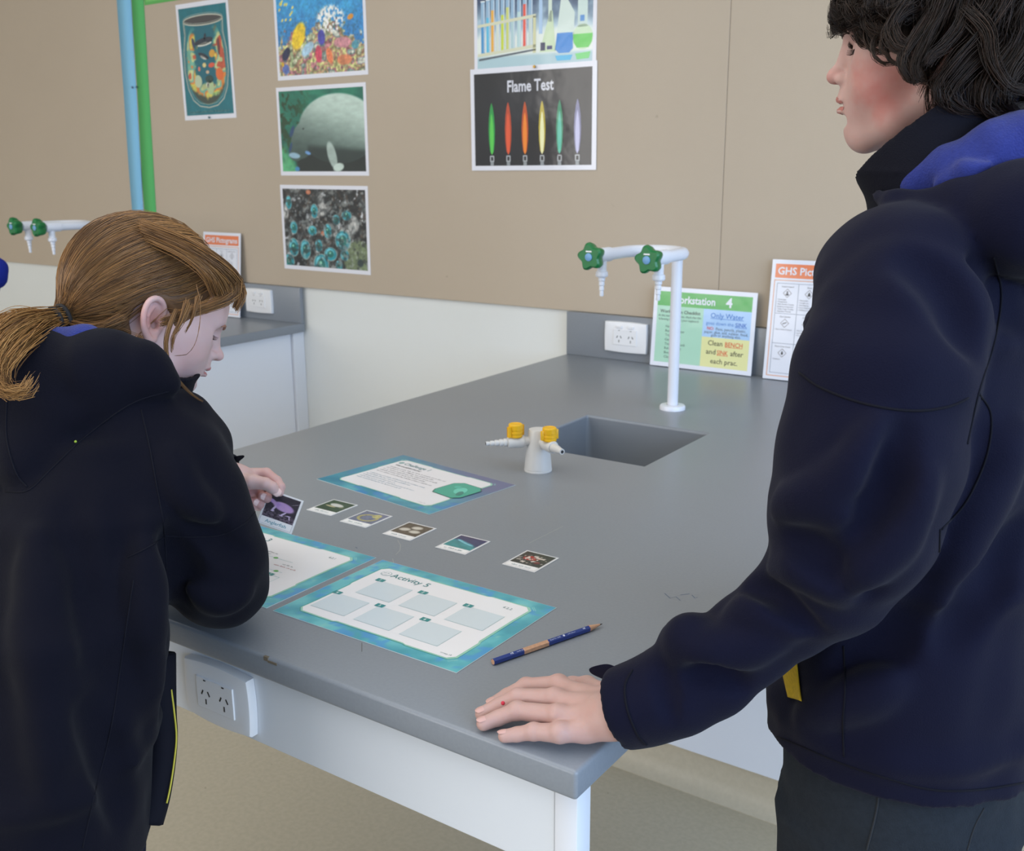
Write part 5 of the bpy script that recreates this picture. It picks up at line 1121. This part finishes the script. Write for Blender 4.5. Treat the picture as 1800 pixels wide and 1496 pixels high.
    L([(1740, 0), (1720, 60), (1690, 95), (1672, 118), (1650, 150), (1655, 175), (1680, 190)], [.92, .90, .895, .895, .90, .905, .91], 140, .0044, 11); L([(1760, 40), (1730, 90), (1690, 130), (1665, 165), (1690, 190), (1730, 195)], [.92, .90, .895, .90, .905, .91], 150, .0048, 12)
    L([(1800, 40), (1770, 100), (1740, 140), (1730, 180), (1760, 200), (1800, 190)], [.92, .90, .895, .90, .905, .91], 150, .005, 13); L([(1820, 20), (1800, 90), (1775, 130), (1765, 170), (1785, 195)], [.92, .90, .89, .89, .90], 140, .005, 14)
    L([(1700, 20), (1735, 60), (1745, 110), (1770, 150), (1800, 160)], [.90, .89, .885, .885, .89], 110, .0044, 15); L([(1620, -40), (1590, 5), (1570, 40), (1580, 70), (1600, 80)], [.93, .915, .91, .905, .905], 100, .0036, 16)
    L([(1595, -60), (1540, -30), (1510, 5), (1502, 35), (1508, 60), (1522, 70)], [.97, .97, .975, .98, .98, .975], 130, .0040, 51); L([(1580, -50), (1528, -10), (1512, 20), (1514, 45), (1530, 56)], [.95, .95, .955, .955, .95], 110, .0040, 52)
    L([(1620, -50), (1560, -20), (1530, 15), (1528, 42), (1548, 56), (1575, 50)], [.94, .935, .935, .935, .93, .92], 130, .0040, 53); L([(1600, -50), (1540, -30), (1510, 0), (1506, 22)], [.94, .94, .945, .95], 120, .0045, 54)
    L([(1640, -30), (1600, 0), (1575, 30), (1562, 58), (1574, 84), (1596, 90)], [.93, .915, .91, .91, .905, .90], 120, .0040, 55); L([(1570, -40), (1520, -30), (1502, -10), (1500, 8)], [1.0] * 4, 80, .003, 56); L([(1630, 10), (1590, 25), (1555, 60), (1548, 85), (1562, 98)], [.92, .91, .915, .915, .91], 40, .0014, 57)
    L([(1740, 40), (1715, 110), (1700, 150), (1705, 190), (1735, 204)], [.93, .91, .905, .91, .92], 160, .0055, 61); L([(1790, 40), (1760, 110), (1735, 160), (1745, 200), (1780, 206)], [.93, .91, .90, .91, .92], 170, .006, 62); L([(1700, 90), (1680, 140), (1668, 175), (1690, 200)], [.94, .92, .92, .93], 120, .0045, 63)
    L([(1540, 20), (1522, 52), (1526, 80), (1548, 92), (1574, 84)], [.95, .95, .945, .94, .93], 22, .0012, 71); L([(1525, 20), (1508, 50), (1511, 74), (1528, 82), (1546, 76)], [.965, .965, .965, .955, .95], 26, .0014, 72); L([(1585, 40), (1560, 72), (1564, 104), (1590, 116), (1612, 106)], [.92, .92, .915, .905, .90], 24, .0012, 73)
    L([(1550, 0), (1530, 40), (1540, 66), (1566, 72), (1590, 60)], [.945, .94, .935, .925, .915], 40, .0022, 74); L([(1505, 0), (1494, 34), (1500, 60), (1508, 70)], [.985, .99, .99, .985], 30, .0016, 75); L([(1610, 60), (1592, 96), (1600, 128), (1622, 140)], [.91, .905, .90, .895], 40, .0022, 76)
    P_ = np.array(paths); lim = .104 + .004 * np.random.RandomState(2).rand(len(P_), 1); P_[..., 0] = np.where(P_[..., 0] > lim, lim + (P_[..., 0] - lim) * .25, P_[..., 0]); v, f = tapered_strand_set(P_, .00050, .3); part('curls', loc2w(H, v), f, hair_mat('hair_dark_strands', [(20, 14, 12), (36, 26, 22), (60, 44, 36), (26, 19, 16), (44, 32, 28)], .45), hr)
    return rt

def face_details(rt, body, H, fz, mlip, mbrow, look_down, bv):
    """lash lines, brows and lip colour laid on the face surface"""
    Z = lambda z: z if z > .02 else .02 + (z - .02) * fz
    def surf(y, z, lift=.0003):
        o = loc2w(H, (.16, y, Z(z))); d = loc2w(H, (0, y, Z(z))) - o; h = bv.ray_cast(Vector(o), Vector(d).normalized()); return (h[0] + h[1] * lift, h[1]) if h[0] is not None else (None, None)
    for s in (1, -1):
        P = [surf(s * y, z)[0] for y, z in ((.021, .0085), (.025, .0070), (.030, .0062), (.035, .0066), (.040, .0080), (.044, .0100))]
        if all(p is not None for p in P): bm = bmesh.new(); tube(bm, P, [.0005, .0008, .0010, .0011, .0010, .0005], 6); link('lash_line', bm_mesh(bm), body, (mLASH,), smooth=3.2)
        fw = H[0][:, 0] / np.linalg.norm(H[0][:, 0]); bm = bmesh.new(); 
        for i in range(9):
            q = surf(s * (.024 + i * .0024), .0064 + .0009 * max(0, i - 4))[0]
            if q is not None: q = np.array(q); dn = np.array(H[0][:, 2]) / np.linalg.norm(H[0][:, 2]); sd = H[0][:, 1] / np.linalg.norm(H[0][:, 1]) * s * (i - 3) * .0008; tube(bm, [q, q + fw * .0035 - dn * .0012 + sd, q + fw * .0062 - dn * .0008 + sd * 1.6], [.00035, .00025, .0001], 4)
        link('lashes', bm_mesh(bm), body, (mLASH,))
        P = [surf(s * y, z, .0006)[0] for y, z in ((.016, .0265), (.022, .0290), (.029, .0305), (.036, .0300), (.043, .0270))]
        if all(p is not None for p in P): bm = bmesh.new(); tube(bm, P, [.0012, .0020, .0020, .0016, .0006], 6); link('eyebrow', bm_mesh(bm), body, (mbrow,), smooth=3.2)
    for nm, rows in (('upper_lip', ((-.0405, .010), (-.0425, .016), (-.0450, .0195), (-.0472, .0200))), ('lower_lip', ((-.0505, .0195), (-.0535, .0175), (-.0570, .0135), (-.0590, .0090)))):
        G = []
        for z, w in rows: G.append([surf(w * j / 6, z + (.0012 * abs(j) / 6 if 'upper' in nm else -.0000), .0004)[0] for j in range(-6, 7)])
        if all(p is not None for r in G for p in r):
            bm = bmesh.new(); ring_loft(bm, G, closed=False, cap0=False, cap1=False); link(nm, bm_mesh(bm), body, (mlip,), smooth=3.2)

# ================================================================== leaning pupil
def build_girl():
    rt = empty('person', (.59, -2.12, 0), 'leaning person with a brown ponytail and navy jacket, holding up a picture card', 'person')
    Fh = np.array((math.cos(1.012), math.sin(1.012), 0.)); Lh = np.array((-Fh[1], Fh[0], 0)); zz = np.array((0, 0, 1.)); pt = .44; rl = -.16
    fw = Fh * math.cos(pt) - zz * math.sin(pt); up = Fh * math.sin(pt) + zz * math.cos(pt); up = up * math.cos(rl) - Lh * math.sin(rl)
    H = head_matrix(at(259, 566, 1.235), fw, up, .862); FZ = .84
    Fh = np.array((.483, .876, 0.)); Fh /= np.linalg.norm(Fh); Lh = np.array((-Fh[1], Fh[0], 0))
    ea = loc2w(H, (-.006, -.078, .0)); nt = loc2w(H, (.106, 0, -.014)); ck = loc2w(H, (.055, -.05, -.03)); kn = at(470, 850, 1.45); kn2 = at(448, 878, 1.45)
    sk = skin_mat('skin_girl', (204, 174, 172), (198, 120, 110), [(ea, .028, .55), (nt, .014, .35), (ck, .03, .22), (kn, .03, .35), (kn2, .03, .6)])
    nkb = w2loc(H, (.535, -1.915, 1.205)); hd = head_field(.0016, FZ, [nkb * .45 + np.array((-.02, 0, -.03)) * .55, nkb], narrow=.86, lipgap=.55); hv, hf = hd.mesh(1); hv = loc2w(H, hv)
    # ---- left hand pinching the card
    G = Field(np.min([at(385, 800, 1.40), at(520, 900, 1.52), at(385, 900, 1.4), at(520, 800, 1.52)], 0) - .03, np.max([at(385, 800, 1.40), at(520, 900, 1.52), at(385, 900, 1.52), at(520, 800, 1.40)], 0) + .03, .0011)
    D = 1.445
    palm = [at(404, 838, D + .012), at(420, 842, D + .012), at(441, 845, D + .018)]
    G.chain([at(385, 836, D + .02)] + palm, [.0205, .0195, .0190, .0150], .008); G.chain([at(412, 850, D + .008), at(432, 862, D + .022)], [.014, .012], .008)
    fing = dict(thumb=[at(424, 846, D), at(444, 847, D - .012), at(466, 850, D - .016), at(478, 857, D - .015), at(487, 866, D - .012)],
                index=[at(444, 834, D + .022), at(468, 833, D + .018), at(486, 846, D + .010), at(493, 856, D + .003), at(492, 866, D + .000)],
                middle=[at(440, 844, D + .024), at(466, 846, D + .026), at(480, 864, D + .016), at(471, 876, D + .008), at(461, 872, D + .003)],
                ring=[at(434, 852, D + .022), at(456, 862, D + .026), at(468, 882, D + .018), at(459, 888, D + .009), at(449, 882, D + .004)],
                pinky=[at(428, 858, D + .018), at(444, 874, D + .024), at(455, 890, D + .018), at(446, 890, D + .008), at(438, 881, D + .003)])
    rad = dict(thumb=[.0125, .0105, .0085, .0082, .0062], index=[.0095, .0085, .0076, .0068, .0058], middle=[.0095, .0086, .0076, .0070, .0062], ring=[.009, .0082, .0072, .0066, .0060], pinky=[.0082, .0074, .0064, .0060, .0054])
    for n_ in fing: G.chain(fing[n_], rad[n_], .0022)
    gv, gf = G.mesh(1)
    bf = Field((.25, -2.24, .62), (.82, -1.60, 1.30), .007); AX = lambda c, a, b: (c, Lh * a, Fh * b)
    bf.loft([AX((.60, -2.12, .74), .10, .08), AX((.60, -2.09, .88), .10, .075), AX((.575, -2.0, 1.08), .10, .065), AX((.55, -1.94, 1.16), .06, .045)], .03); bf.chain([(.545, -1.925, 1.17), (.535, -1.915, 1.205)], [.042, .042], .02)
    RE = [at(262, 790, 1.17), at(375, 1010, 1.235), (.45, -1.75, .943)]; LE = [(.42, -1.83, 1.14), (.375, -1.80, .945), at(395, 838, D + .015)]
    bf.chain(RE, [.034, .030, .022], .015); bf.chain(LE, [.034, .028, .019], .015)
    rh = [(.45, -1.75, .940)]; bf.chain([(.45, -1.75, .94), (.405, -1.715, .925)], [.022, .020], .01)
    for i, o in enumerate((-.024, -.008, .008, .024)): b0 = np.array((.402, -1.712, .922)) + np.array((.66, .75, 0)) * o; dr = np.array((-.75, .66, 0)) + np.array((.66, .75, 0)) * o * 8; bf.chain([b0, b0 + dr * .03, b0 + dr * .055 + [0, 0, -.008]], [.0095, .0085, .0075], .004)
    bf.chain([(.43, -1.76, .925), (.402, -1.765, .914), (.38, -1.758, .911)], [.0105, .009, .008], .005); bv, bf2 = bf.mesh(1); bf2_ = bf2
    V, F = merge([(hv, hf), (gv, gf), (bv, bf2_)]); body = part('body', V, F, sk, rt)
    mN = mat('nail_girl', (232, 200, 196), .3, .5)
    for n_, w, side in (('thumb', .0058, 1), ('middle', .0046, 1), ('ring', .0045, 1), ('pinky', .0042, 1)):
        tip, dip = fing[n_][4], fing[n_][3]; d = (tip - dip) / np.linalg.norm(tip - dip); tc = CAM_C - tip; tc /= np.linalg.norm(tc); nn = tc - d * (tc @ d) + np.array((0, 0, .25)) * (n_ == 'thumb'); nn -= d * (nn @ d); nn /= np.linalg.norm(nn); nail(body, tip + nn * (rad[n_][4] + .0002) - d * .0008, d, nn, w, .0052, mN)
    face_details(rt, body, H, FZ, mat('lip_girl', (190, 124, 124), .45, sss=.1), mat('brow_girl', (156, 112, 92), .7), True, bvh(hv, hf))
    # ---- jacket
    J = Field((.20, -2.30, .70), (.86, -1.62, 1.33), .0044)
    J.loft([AX((.605, -2.125, .70), .172, .120), AX((.603, -2.10, .86), .172, .122), AX((.592, -2.05, 1.0), .166, .122), AX((.575, -1.99, 1.10), .155, .115), AX((.555, -1.945, 1.17), .135, .095), AX((.540, -1.915, 1.215), .085, .072)], .03)
    J.chain([at(235, 765, 1.165), at(285, 830, 1.165), at(318, 880, 1.175), at(345, 935, 1.19), at(370, 985, 1.21), at(384, 1018, 1.235)], [.068, .072, .070, .067, .064, .056], .014)
    J.chain([at(384, 1018, 1.235), at(372, 1000, 1.29), (.50, -1.785, .948), (.455, -1.752, .943)], [.054, .048, .042, .036], .02)
    J.chain([(.425, -1.84, 1.13), (.385, -1.82, 1.02), (.372, -1.80, .955)], [.066, .058, .048], .02); J.chain([(.372, -1.80, .955), at(330, 870, 1.475), at(396, 833, D + .02)], [.048, .040, .033], .014)
    J.chain([at(330, 735, 1.20), at(362, 780, 1.22), at(372, 800, 1.24)], [.028, .024, .012], .03)
    # hood hanging on the back
    J.chain([at(292, 676, 1.135), at(245, 655, 1.125), at(180, 665, 1.13), at(110, 690, 1.145), at(35, 720, 1.165), at(-30, 745, 1.19)], [.014, .034, .056, .072, .078, .070], .008)
    J.chain([at(-5, 790, 1.20), at(-25, 900, 1.19), at(-10, 1080, 1.17), at(20, 1300, 1.14)], [.075, .082, .085, .07], .04)
    J.chain([at(110, 720, 1.12), at(55, 800, 1.11), at(20, 835, 1.12)], [.05, .040, .026], .012)
    # cloth folds
    folds(J, [([(300, 950), (318, 1010), (312, 1090)], .012, .024, 's'), ([(288, 1010), (296, 1060), (304, 1110)], .012, .018, 's'), ([(210, 900), (228, 1020), (238, 1180)], .010, .03, 's'), ([(255, 960), (262, 1080), (268, 1260)], .009, .03, 'u'),
        ([(120, 900), (150, 1050), (215, 1250)], .010, .035, 's'), ([(60, 950), (70, 1150), (90, 1400)], .009, .035, 'u'), ([(310, 850), (360, 925), (425, 975)], .007, .024, 's'), ([(330, 1035), (390, 1058), (430, 1045)], .007, .02, 'u'), ([(300, 800), (330, 870), (370, 905)], .007, .024, 'u'), ([(160, 1250), (200, 1340), (215, 1440)], .009, .03, 's')])
    J.wave(.0018, .13, 11); J.cut((.60, -2.11, .735), (0, 0, -1)); J.cut((0, 0, ZT + .001), (0, 0, -1)) if False else None
    # rests on the worktop, so the sleeves flatten where they touch it
    S, Gd = J.sl((0, YN + .002, .5), (XR, -1.0, ZT + .0015)); J.D[S] = 1.0
    J.chain([at(405, 836, D + .018), at(425, 840, D + .018)], [.0265, .027], .003, 's')
    J.cutl(at(408, 838, D + .018), (at(440, 846, D + .018) - at(380, 830, D + .018)) / np.linalg.norm(at(440, 846, D + .018) - at(380, 830, D + .018)), at(400, 836, D + .018), .05)
    jv, jf = J.mesh(2); jk = part('jacket', jv, jf, mNAVY2, rt); T = bvh(jv, jf)
    for s in ([(248, 720), (262, 780), (275, 850), (288, 930), (292, 1000), (290, 1060)], [(290, 942), (340, 944), (390, 940), (430, 920), (448, 900)], [(225, 980), (255, 965), (288, 945)], [(235, 1020), (215, 1150), (195, 1280), (165, 1400), (145, 1490)],
              [(12, 700), (12, 770), (28, 830), (48, 856)], [(10, 864), (50, 862), (90, 825), (150, 768), (230, 710), (296, 688)]): seam(T, s, jk, mSEAM, r=.0009)
    bm = bmesh.new(); tube(bm, catmull([at(301, 1212, 1.17), at(306, 1250, 1.172), at(310, 1295, 1.172), at(306, 1340, 1.168), at(299, 1385, 1.16), at(293, 1412, 1.155)], 5), .0011, 6); link('zip_edge', bm_mesh(bm), jk, (mat('zip_yellow', (190, 178, 60), .6),), smooth=3.2)
    bm = bmesh.new(); tube(bm, catmull([at(284, 1150, 1.176), at(285, 1250, 1.178), at(287, 1295, 1.178), at(283, 1345, 1.174), at(274, 1400, 1.166), at(262, 1445, 1.16)], 5), [.016] * 26, 10); link('front_edge', bm_mesh(bm), jk, (mSEAM,), smooth=3.2)
    bm = bmesh.new(); h = hit(T, 133, 777)
    if h[0] is not None: lathe(bm, h[0], h[1], [(.0016, 0), (.0012, .0015)], 6); link('fluff', bm_mesh(bm), jk, (mat('fluff_green', (150, 176, 60), .8),))
    bm = bmesh.new(); Rw = []      # loose cuff strap
    for q in (((396, 806), (400, 842), D + .03), ((408, 803), (410, 828), D + .022), ((420, 801), (420, 810), D + .012), ((431, 801), (430, 804), D + .006)):
        a, b = at(*q[0], q[2]), at(*q[1], q[2]); n_ = np.array((-.5, .4, .75)) * .0014; Rw.append([a - n_, a + n_, (a + b) / 2 + n_ * 2, b + n_, b - n_])
    ring_loft(bm, Rw); o = link('cuff_strap', bm_mesh(bm), jk, (mNAVY2,), smooth=3.2); sb = o.modifiers.new('s', 'SUBSURF'); sb.levels = sb.render_levels = 2
    # collar
    K = Field((.38, -2.06, 1.10), (.72, -1.76, 1.33), .0026); c0 = np.array((.548, -1.925, 1.165)); c1 = c0 + np.array((.012, .014, .045)); c2 = c1 + np.array((.026, .030, .035))
    K.loft([(c0, Lh * .078, Fh * .078), (c1, Lh * .074, Fh * .076), (c2, Lh * .072, Fh * .078)], .004); K.loft([(c0 - [.01, .01, .05], Lh * .07, Fh * .07), (c1, Lh * .0665, Fh * .0685), (c2 + [.02, .03, .05], Lh * .065, Fh * .071)], .003, 's')
    K.cut(at(330, 683, 1.16), np.array(CAM_R[0]) * .62 + np.array((-.18, -.05, .9))); K.cut((0, 0, 1.13), (0, 0, -1)); cv, cf = K.mesh(1); part('collar', cv, cf, mCOLLAR, jk)
    Lf = Field((.30, -2.12, 1.12), (.72, -1.76, 1.36), .0034); Lf.chain([at(100, 600, 1.13), at(150, 605, 1.12), at(195, 618, 1.115), at(235, 640, 1.12)], [.016, .020, .014, .006], .01); lv, lf_ = Lf.mesh(1); part('hood_lining', lv, lf_, mFLEECE, jk)
    # ---- trousers, shoes
    Tr = Field((.36, -2.34, .02), (.82, -1.93, .80), .006); Tr.loft([AX((.603, -2.12, .79), .135, .105), AX((.603, -2.12, .70), .14, .112), AX((.60, -2.12, .62), .138, .11)], .02)
    for s in (-1, 1): o = Lh * s * .07; Tr.loft([AX(np.array((.60, -2.12, .70)) + o, .072, .10), AX(np.array((.60, -2.12, .40)) + o, .060, .068), AX(np.array((.60, -2.13, .08)) + o, .054, .056)], .012)
    Tr.cut((0, 0, .05), (0, 0, -1)); tv, tf = Tr.mesh(2); part('trousers', tv, tf, mTROU2, rt)
    for s in (-1, 1): q = np.array((.60, -2.13, 0)) + Lh * s * .07; shoe_part(q[0], q[1], math.atan2(Fh[1], Fh[0]), rt, mSHOE)
    # ---- hair
    hb = Field((-.135, -.105, -.12), (.12, .105, .15), .0025); hb.ell(SKC + [-.006, 0, .006], SKR + [.014, .010, .020], .01); hb.ell((.088, 0, -.045), (.062, .12, .105), .012, 's'); hb.ell((.02, 0, -.10), (.10, .12, .085), .01, 's'); hb.chain([(-.004, -.12, -.002), (-.004, .12, -.002)], .026, .01, 's')
    v, f = hb.mesh(1); hr = part('hair', loc2w(H, v), f, hair_mat('hair_brown', [(92, 68, 50), (108, 80, 56), (84, 62, 46)], .5), rt)
    rng = np.random.RandomState(8); paths = []; n = 16; t = np.linspace(0, 1, n)
    tie = w2loc(H, at(108, 562, 1.185)); td = (tie - SKC) / SKR; tdn = td / np.linalg.norm(td)
    while len(paths) < 7200:
        d = rng.randn(3); d /= np.linalg.norm(d)
        if d[2] < -.55 or (d[0] > .30 and d[2] < .62 - .25 * abs(d[1])) or (d[0] > -.18 and d[2] < -.12): continue
        if rng.rand() < .25: d = np.array((rng.uniform(.30, .62), rng.uniform(-.9, .9), 0)); d[2] = math.sqrt(max(.3, 1 - min(.9, d[0] ** 2 + d[1] ** 2))); d /= np.linalg.norm(d)
        om = math.acos(np.clip(d @ tdn, -1, 1))
        if om < .15: continue
        # combed back: leave the scalp going back and down, then converge on the tie
        mid = d * .5 + tdn * .5 + np.array((0, .10 * np.sign(d[1]), -.05)); mid /= np.linalg.norm(mid)
        B = ((1 - t) ** 2)[:, None] * d + (2 * t * (1 - t))[:, None] * mid * 1.0 + (t ** 2)[:, None] * tdn; B /= np.linalg.norm(B, axis=1, keepdims=True)
        off = rng.uniform(.000, .006) * np.sin(np.minimum(1, t * 3) * 1.57) - .001; C0 = SKC + np.array((-.006, 0, .006)) + B / np.linalg.norm(B, axis=1, keepdims=True) * (SKR + np.array((.014, .010, .020)) + off[:, None])
        ex = np.exp(-(((C0[:, 0] + .006) / .026) ** 2 + ((C0[:, 2] - .0) / .034) ** 2)) * (np.abs(C0[:, 1]) > .04); sgn = np.where(C0[:, 2] > -.004, 1, -1); C0[:, 2] += .019 * ex * sgn; C0[:, 1] -= np.sign(C0[:, 1]) * .005 * ex
        g = sstep(.70, 1, t)[:, None]; jit = rng.randn(3) * (.0052, .0052, .0052); C0 = C0 * (1 - g) + (tie + jit) * g
        w_ = rng.randn(2) * .0016; C0 += np.stack([np.zeros(n), np.sin(t * 7 + rng.rand() * 6) * w_[0], np.sin(t * 5 + rng.rand() * 6) * w_[1]], 1); paths.append(C0)
    def L(px, dep, nst, spread, seed, wave=.0, taper=.5, cut=0.0):
        r = np.random.RandomState(seed); Q = w2loc(H, resample(catmull([at(u, v, dd) for (u, v), dd in zip(px, dep)], 8), n))
        Q0 = Q
        for _ in range(nst):
            fr = 1 - cut * r.rand() ** 1.5; tt = np.linspace(0, fr, n); Q = np.stack([np.interp(tt, np.linspace(0, 1, n), Q0[:, i]) for i in range(3)], 1)
            paths.append(Q + r.randn(3) * spread * (1 - taper * np.linspace(0, 1, n))[:, None] + np.cumsum(r.randn(n, 3), 0) * .00018 + wave * np.sin(np.linspace(0, 5, n) + r.rand() * 6)[:, None] * r.randn(3))
    for sd in range(5):   # swept fringe
        k = sd * 5; L([(250 + k, 398 + k), (330, 428 + k), (388 - k, 462 + k), (420 - 2 * k, 496 + k), (412 - k, 520 + k // 2), (372, 538), (318, 556), (282, 566 + k // 3)], [1.17, 1.16, 1.17, 1.195, 1.20, 1.18, 1.155, 1.15], 130, .0042, 20 + sd, 0, .5, .25)
    L([(330, 430), (395, 465), (424, 500), (428, 522), (416, 545)], [1.19, 1.2, 1.22, 1.225, 1.225], 60, .0022, 31, .001); L([(360, 445), (408, 478), (420, 510), (411, 540)], [1.22, 1.22, 1.23, 1.23], 60, .0025, 32)
    L([(310, 545), (298, 572), (291, 605), (297, 640), (315, 672), (338, 695), (356, 706)], [1.15, 1.145, 1.145, 1.15, 1.16, 1.17, 1.18], 34, .0014, 33, 0, .6, .25); L([(330, 530), (318, 565), (305, 590), (302, 620)], [1.15, 1.145, 1.145, 1.15], 40, .0022, 34, 0, .8, .5); L([(350, 520), (338, 560), (325, 585)], [1.16, 1.155, 1.155], 26, .002, 35, 0, .8, .5)
    L([(246, 590), (238, 600), (230, 610), (224, 616)], [1.165, 1.16, 1.16, 1.16], 30, .0018, 36); L([(345, 500), (352, 540), (348, 590), (332, 622), (308, 626)], [1.16, 1.155, 1.15, 1.15, 1.15], 2, .0006, 37)
    L([(230, 600), (190, 600), (150, 585), (112, 566)], [1.16, 1.15, 1.16, 1.18], 160, .0036, 38); L([(215, 560), (180, 575), (150, 575), (112, 564)], [1.15, 1.145, 1.15, 1.18], 140, .0036, 39)
    nb = len(paths); P_ = np.array(paths); v, f = tapered_strand_set(P_, .00048, .5); part('strands', loc2w(H, v), f, hair_mat('hair_brown_strands', [(84, 60, 42), (118, 86, 56), (150, 112, 70), (98, 72, 50), (172, 126, 76), (110, 80, 54)], .36), hr)
    paths.clear()
    L([(110, 562), (80, 566), (45, 578), (10, 600), (-12, 640), (-5, 675), (20, 692), (48, 685), (58, 665)], [1.175, 1.14, 1.10, 1.07, 1.05, 1.045, 1.04, 1.04, 1.045], 190, .0060, 40, .002, .2, .4); L([(110, 560), (75, 562), (40, 566), (5, 585), (-30, 630), (-25, 680)], [1.18, 1.145, 1.11, 1.08, 1.06, 1.05], 220, .0066, 41, .002, .1, .4)
    L([(110, 564), (85, 575), (60, 590), (30, 615), (5, 650), (8, 680), (30, 695)], [1.175, 1.14, 1.10, 1.07, 1.05, 1.045, 1.04], 190, .0058, 42, .002, .2, .45); L([(110, 562), (70, 562), (30, 562), (-10, 580), (-40, 600)], [1.18, 1.15, 1.12, 1.09, 1.08], 160, .006, 43, .002, 0, .4)
    P_ = np.array(paths); v, f = tapered_strand_set(P_, .00055, .4); part('ponytail', loc2w(H, v), f, hair_mat('hair_ponytail', [(110, 78, 44), (150, 108, 62), (190, 142, 86), (90, 62, 38), (206, 158, 98)], .36), hr)
    for (u, v, dd, r1) in ((108, 561, 1.172, .0140), (94, 564, 1.158, .0125)):
        bm = bmesh.new(); c = at(u, v, dd); ax = at(u - 30, v + 4, dd - .02) - c; uu, ww = frame(ax); tube(bm, [Vector(c) + (uu * math.cos(a) + ww * math.sin(a)) * r1 * (1.0 + .06 * math.sin(3 * a)) for a in [2 * math.pi * k / 24 for k in range(25)]], .0030, 8)
        link('hair_tie', bm_mesh(bm), rt, (mat('elastic_black', (24, 22, 24), .8),), smooth=3.2)
    # the card in the hand
    cs = [np.array(at(u, v, dd)) for u, v, dd in ((451.5, 918, 1.447), (512, 939.5, 1.430), (478.7, 862, 1.452))]
    xa = cs[1] - cs[0]; ya = cs[2] - cs[0]; w = np.linalg.norm(xa); h = np.linalg.norm(ya); xa /= w; ya -= xa * (ya @ xa); ya /= np.linalg.norm(ya); za = np.cross(xa, ya)
    Mx = Matrix.Identity(4)
    for i in range(3): Mx[i][0] = xa[i] * w / .0565; Mx[i][1] = ya[i] * h / .0655; Mx[i][2] = za[i]; Mx[i][3] = cs[0][i]
    print('card size', w, h); card(Mx, pic_angler, 'Anglerfish', 'picture_card', 'Anglerfish picture card held up in the fingers of the leaning person')
    return rt

# ================================================================== pupil cut off by the left edge of the frame
def build_far():
    C = np.array((-.965, -1.40, 0)); rt = empty('person', tuple(C), 'person in a bright blue jumper mostly cut off by the left edge of the photo', 'person')
    mB = mat('jumper_blue', (24, 38, 128), .9, .15, bump=(300, .5)); sk = mat('skin_far', (206, 164, 146), .5, sss=.1); A = lambda z, a, b: ((C[0], C[1], z), (a, 0, 0), (0, b, 0))
    H = head_matrix(C + (-.03, 0, 1.555), (-.95, .3, -.15), (0, 0, 1), .95); hd = head_field(.004, 1, [(-.025, 0, -.09), (-.035, 0, -.17)]); v, f = hd.mesh(1)
    bf = Field((-1.36, -1.75, .7), (-.70, -1.05, 1.50), .012); bf.loft([A(.75, .09, .13), A(1.2, .09, .14), A(1.36, .06, .08), A(1.42, .05, .05)], .03); bf.chain([C + (0, 0, 1.36), loc2w(H, (-.035, 0, -.15))], .05, .02)
    sh = C + (-.01, .11, 1.35); el = at(-16, 480, 2.45); wr = el + (-.20, .06, -.08); bf.chain([sh, (sh + el) / 2 + (-.03, -.02, 0), el, wr, wr + (-.05, 0, -.01)], [.030, .022, .020, .018, .024], .012)
    for i in range(4): b0 = wr + (-.07, -.03 + .02 * i, -.01); bf.chain([b0, b0 + (-.04, 0, -.01), b0 + (-.05, 0, -.035)], [.011, .010, .009], .006)
    bf.chain([wr + (-.03, -.03, .0), wr + (-.06, -.055, -.01)], [.012, .010], .006); bv, bfc = bf.mesh(1); V, F = merge([(loc2w(H, v), f), (bv, bfc)]); part('body', V, F, sk, rt)
    J = Field((-1.36, -1.75, .76), (-.70, -1.05, 1.48), .010); J.loft([A(.78, .115, .16), A(1.2, .115, .17), A(1.34, .085, .13), A(1.41, .06, .07)], .03); J.chain([sh, (sh + el) / 2 + (-.03, -.02, 0), el, wr], [.056, .040, .034, .032], .02)
    J.chain([C + (.03, -.13, 1.35), C + (.04, -.2, 1.12), C + (-.12, -.14, .98)], [.058, .048, .038], .02); J.wave(.003, .1, 3); v, f = J.mesh(1); part('jumper', v, f, mB, rt)
    Tr = Field((-1.20, -1.65, .02), (-.74, -1.14, .86), .012); Tr.loft([A(.84, .11, .15), A(.70, .11, .15)], .02)
    for s in (-1, 1): q = C + (0, s * .08, 0); Tr.loft([((q[0], q[1], .78), (.10, 0, 0), (0, .075, 0)), ((q[0], q[1], .08), (.055, 0, 0), (0, .055, 0))], .01); shoe_part(q[0], q[1], math.pi, rt, mSHOE)
    Tr.cut((0, 0, .05), (0, 0, -1)); v, f = Tr.mesh(1); part('trousers', v, f, mTROU, rt)
    hb = Field((-.135, -.105, -.10), (.12, .105, .15), .005); hb.ell(SKC + [-.004, 0, .006], SKR + [.012, .012, .014], .01); hb.ell((.085, 0, -.035), (.075, .11, .095), .012, 's'); hb.ell((.02, 0, -.10), (.10, .12, .085), .01, 's'); v, f = hb.mesh(1); part('hair', loc2w(H, v), f, mat('hair_far', (50, 38, 30), .5), rt)
build_boy(); build_girl(); build_far()
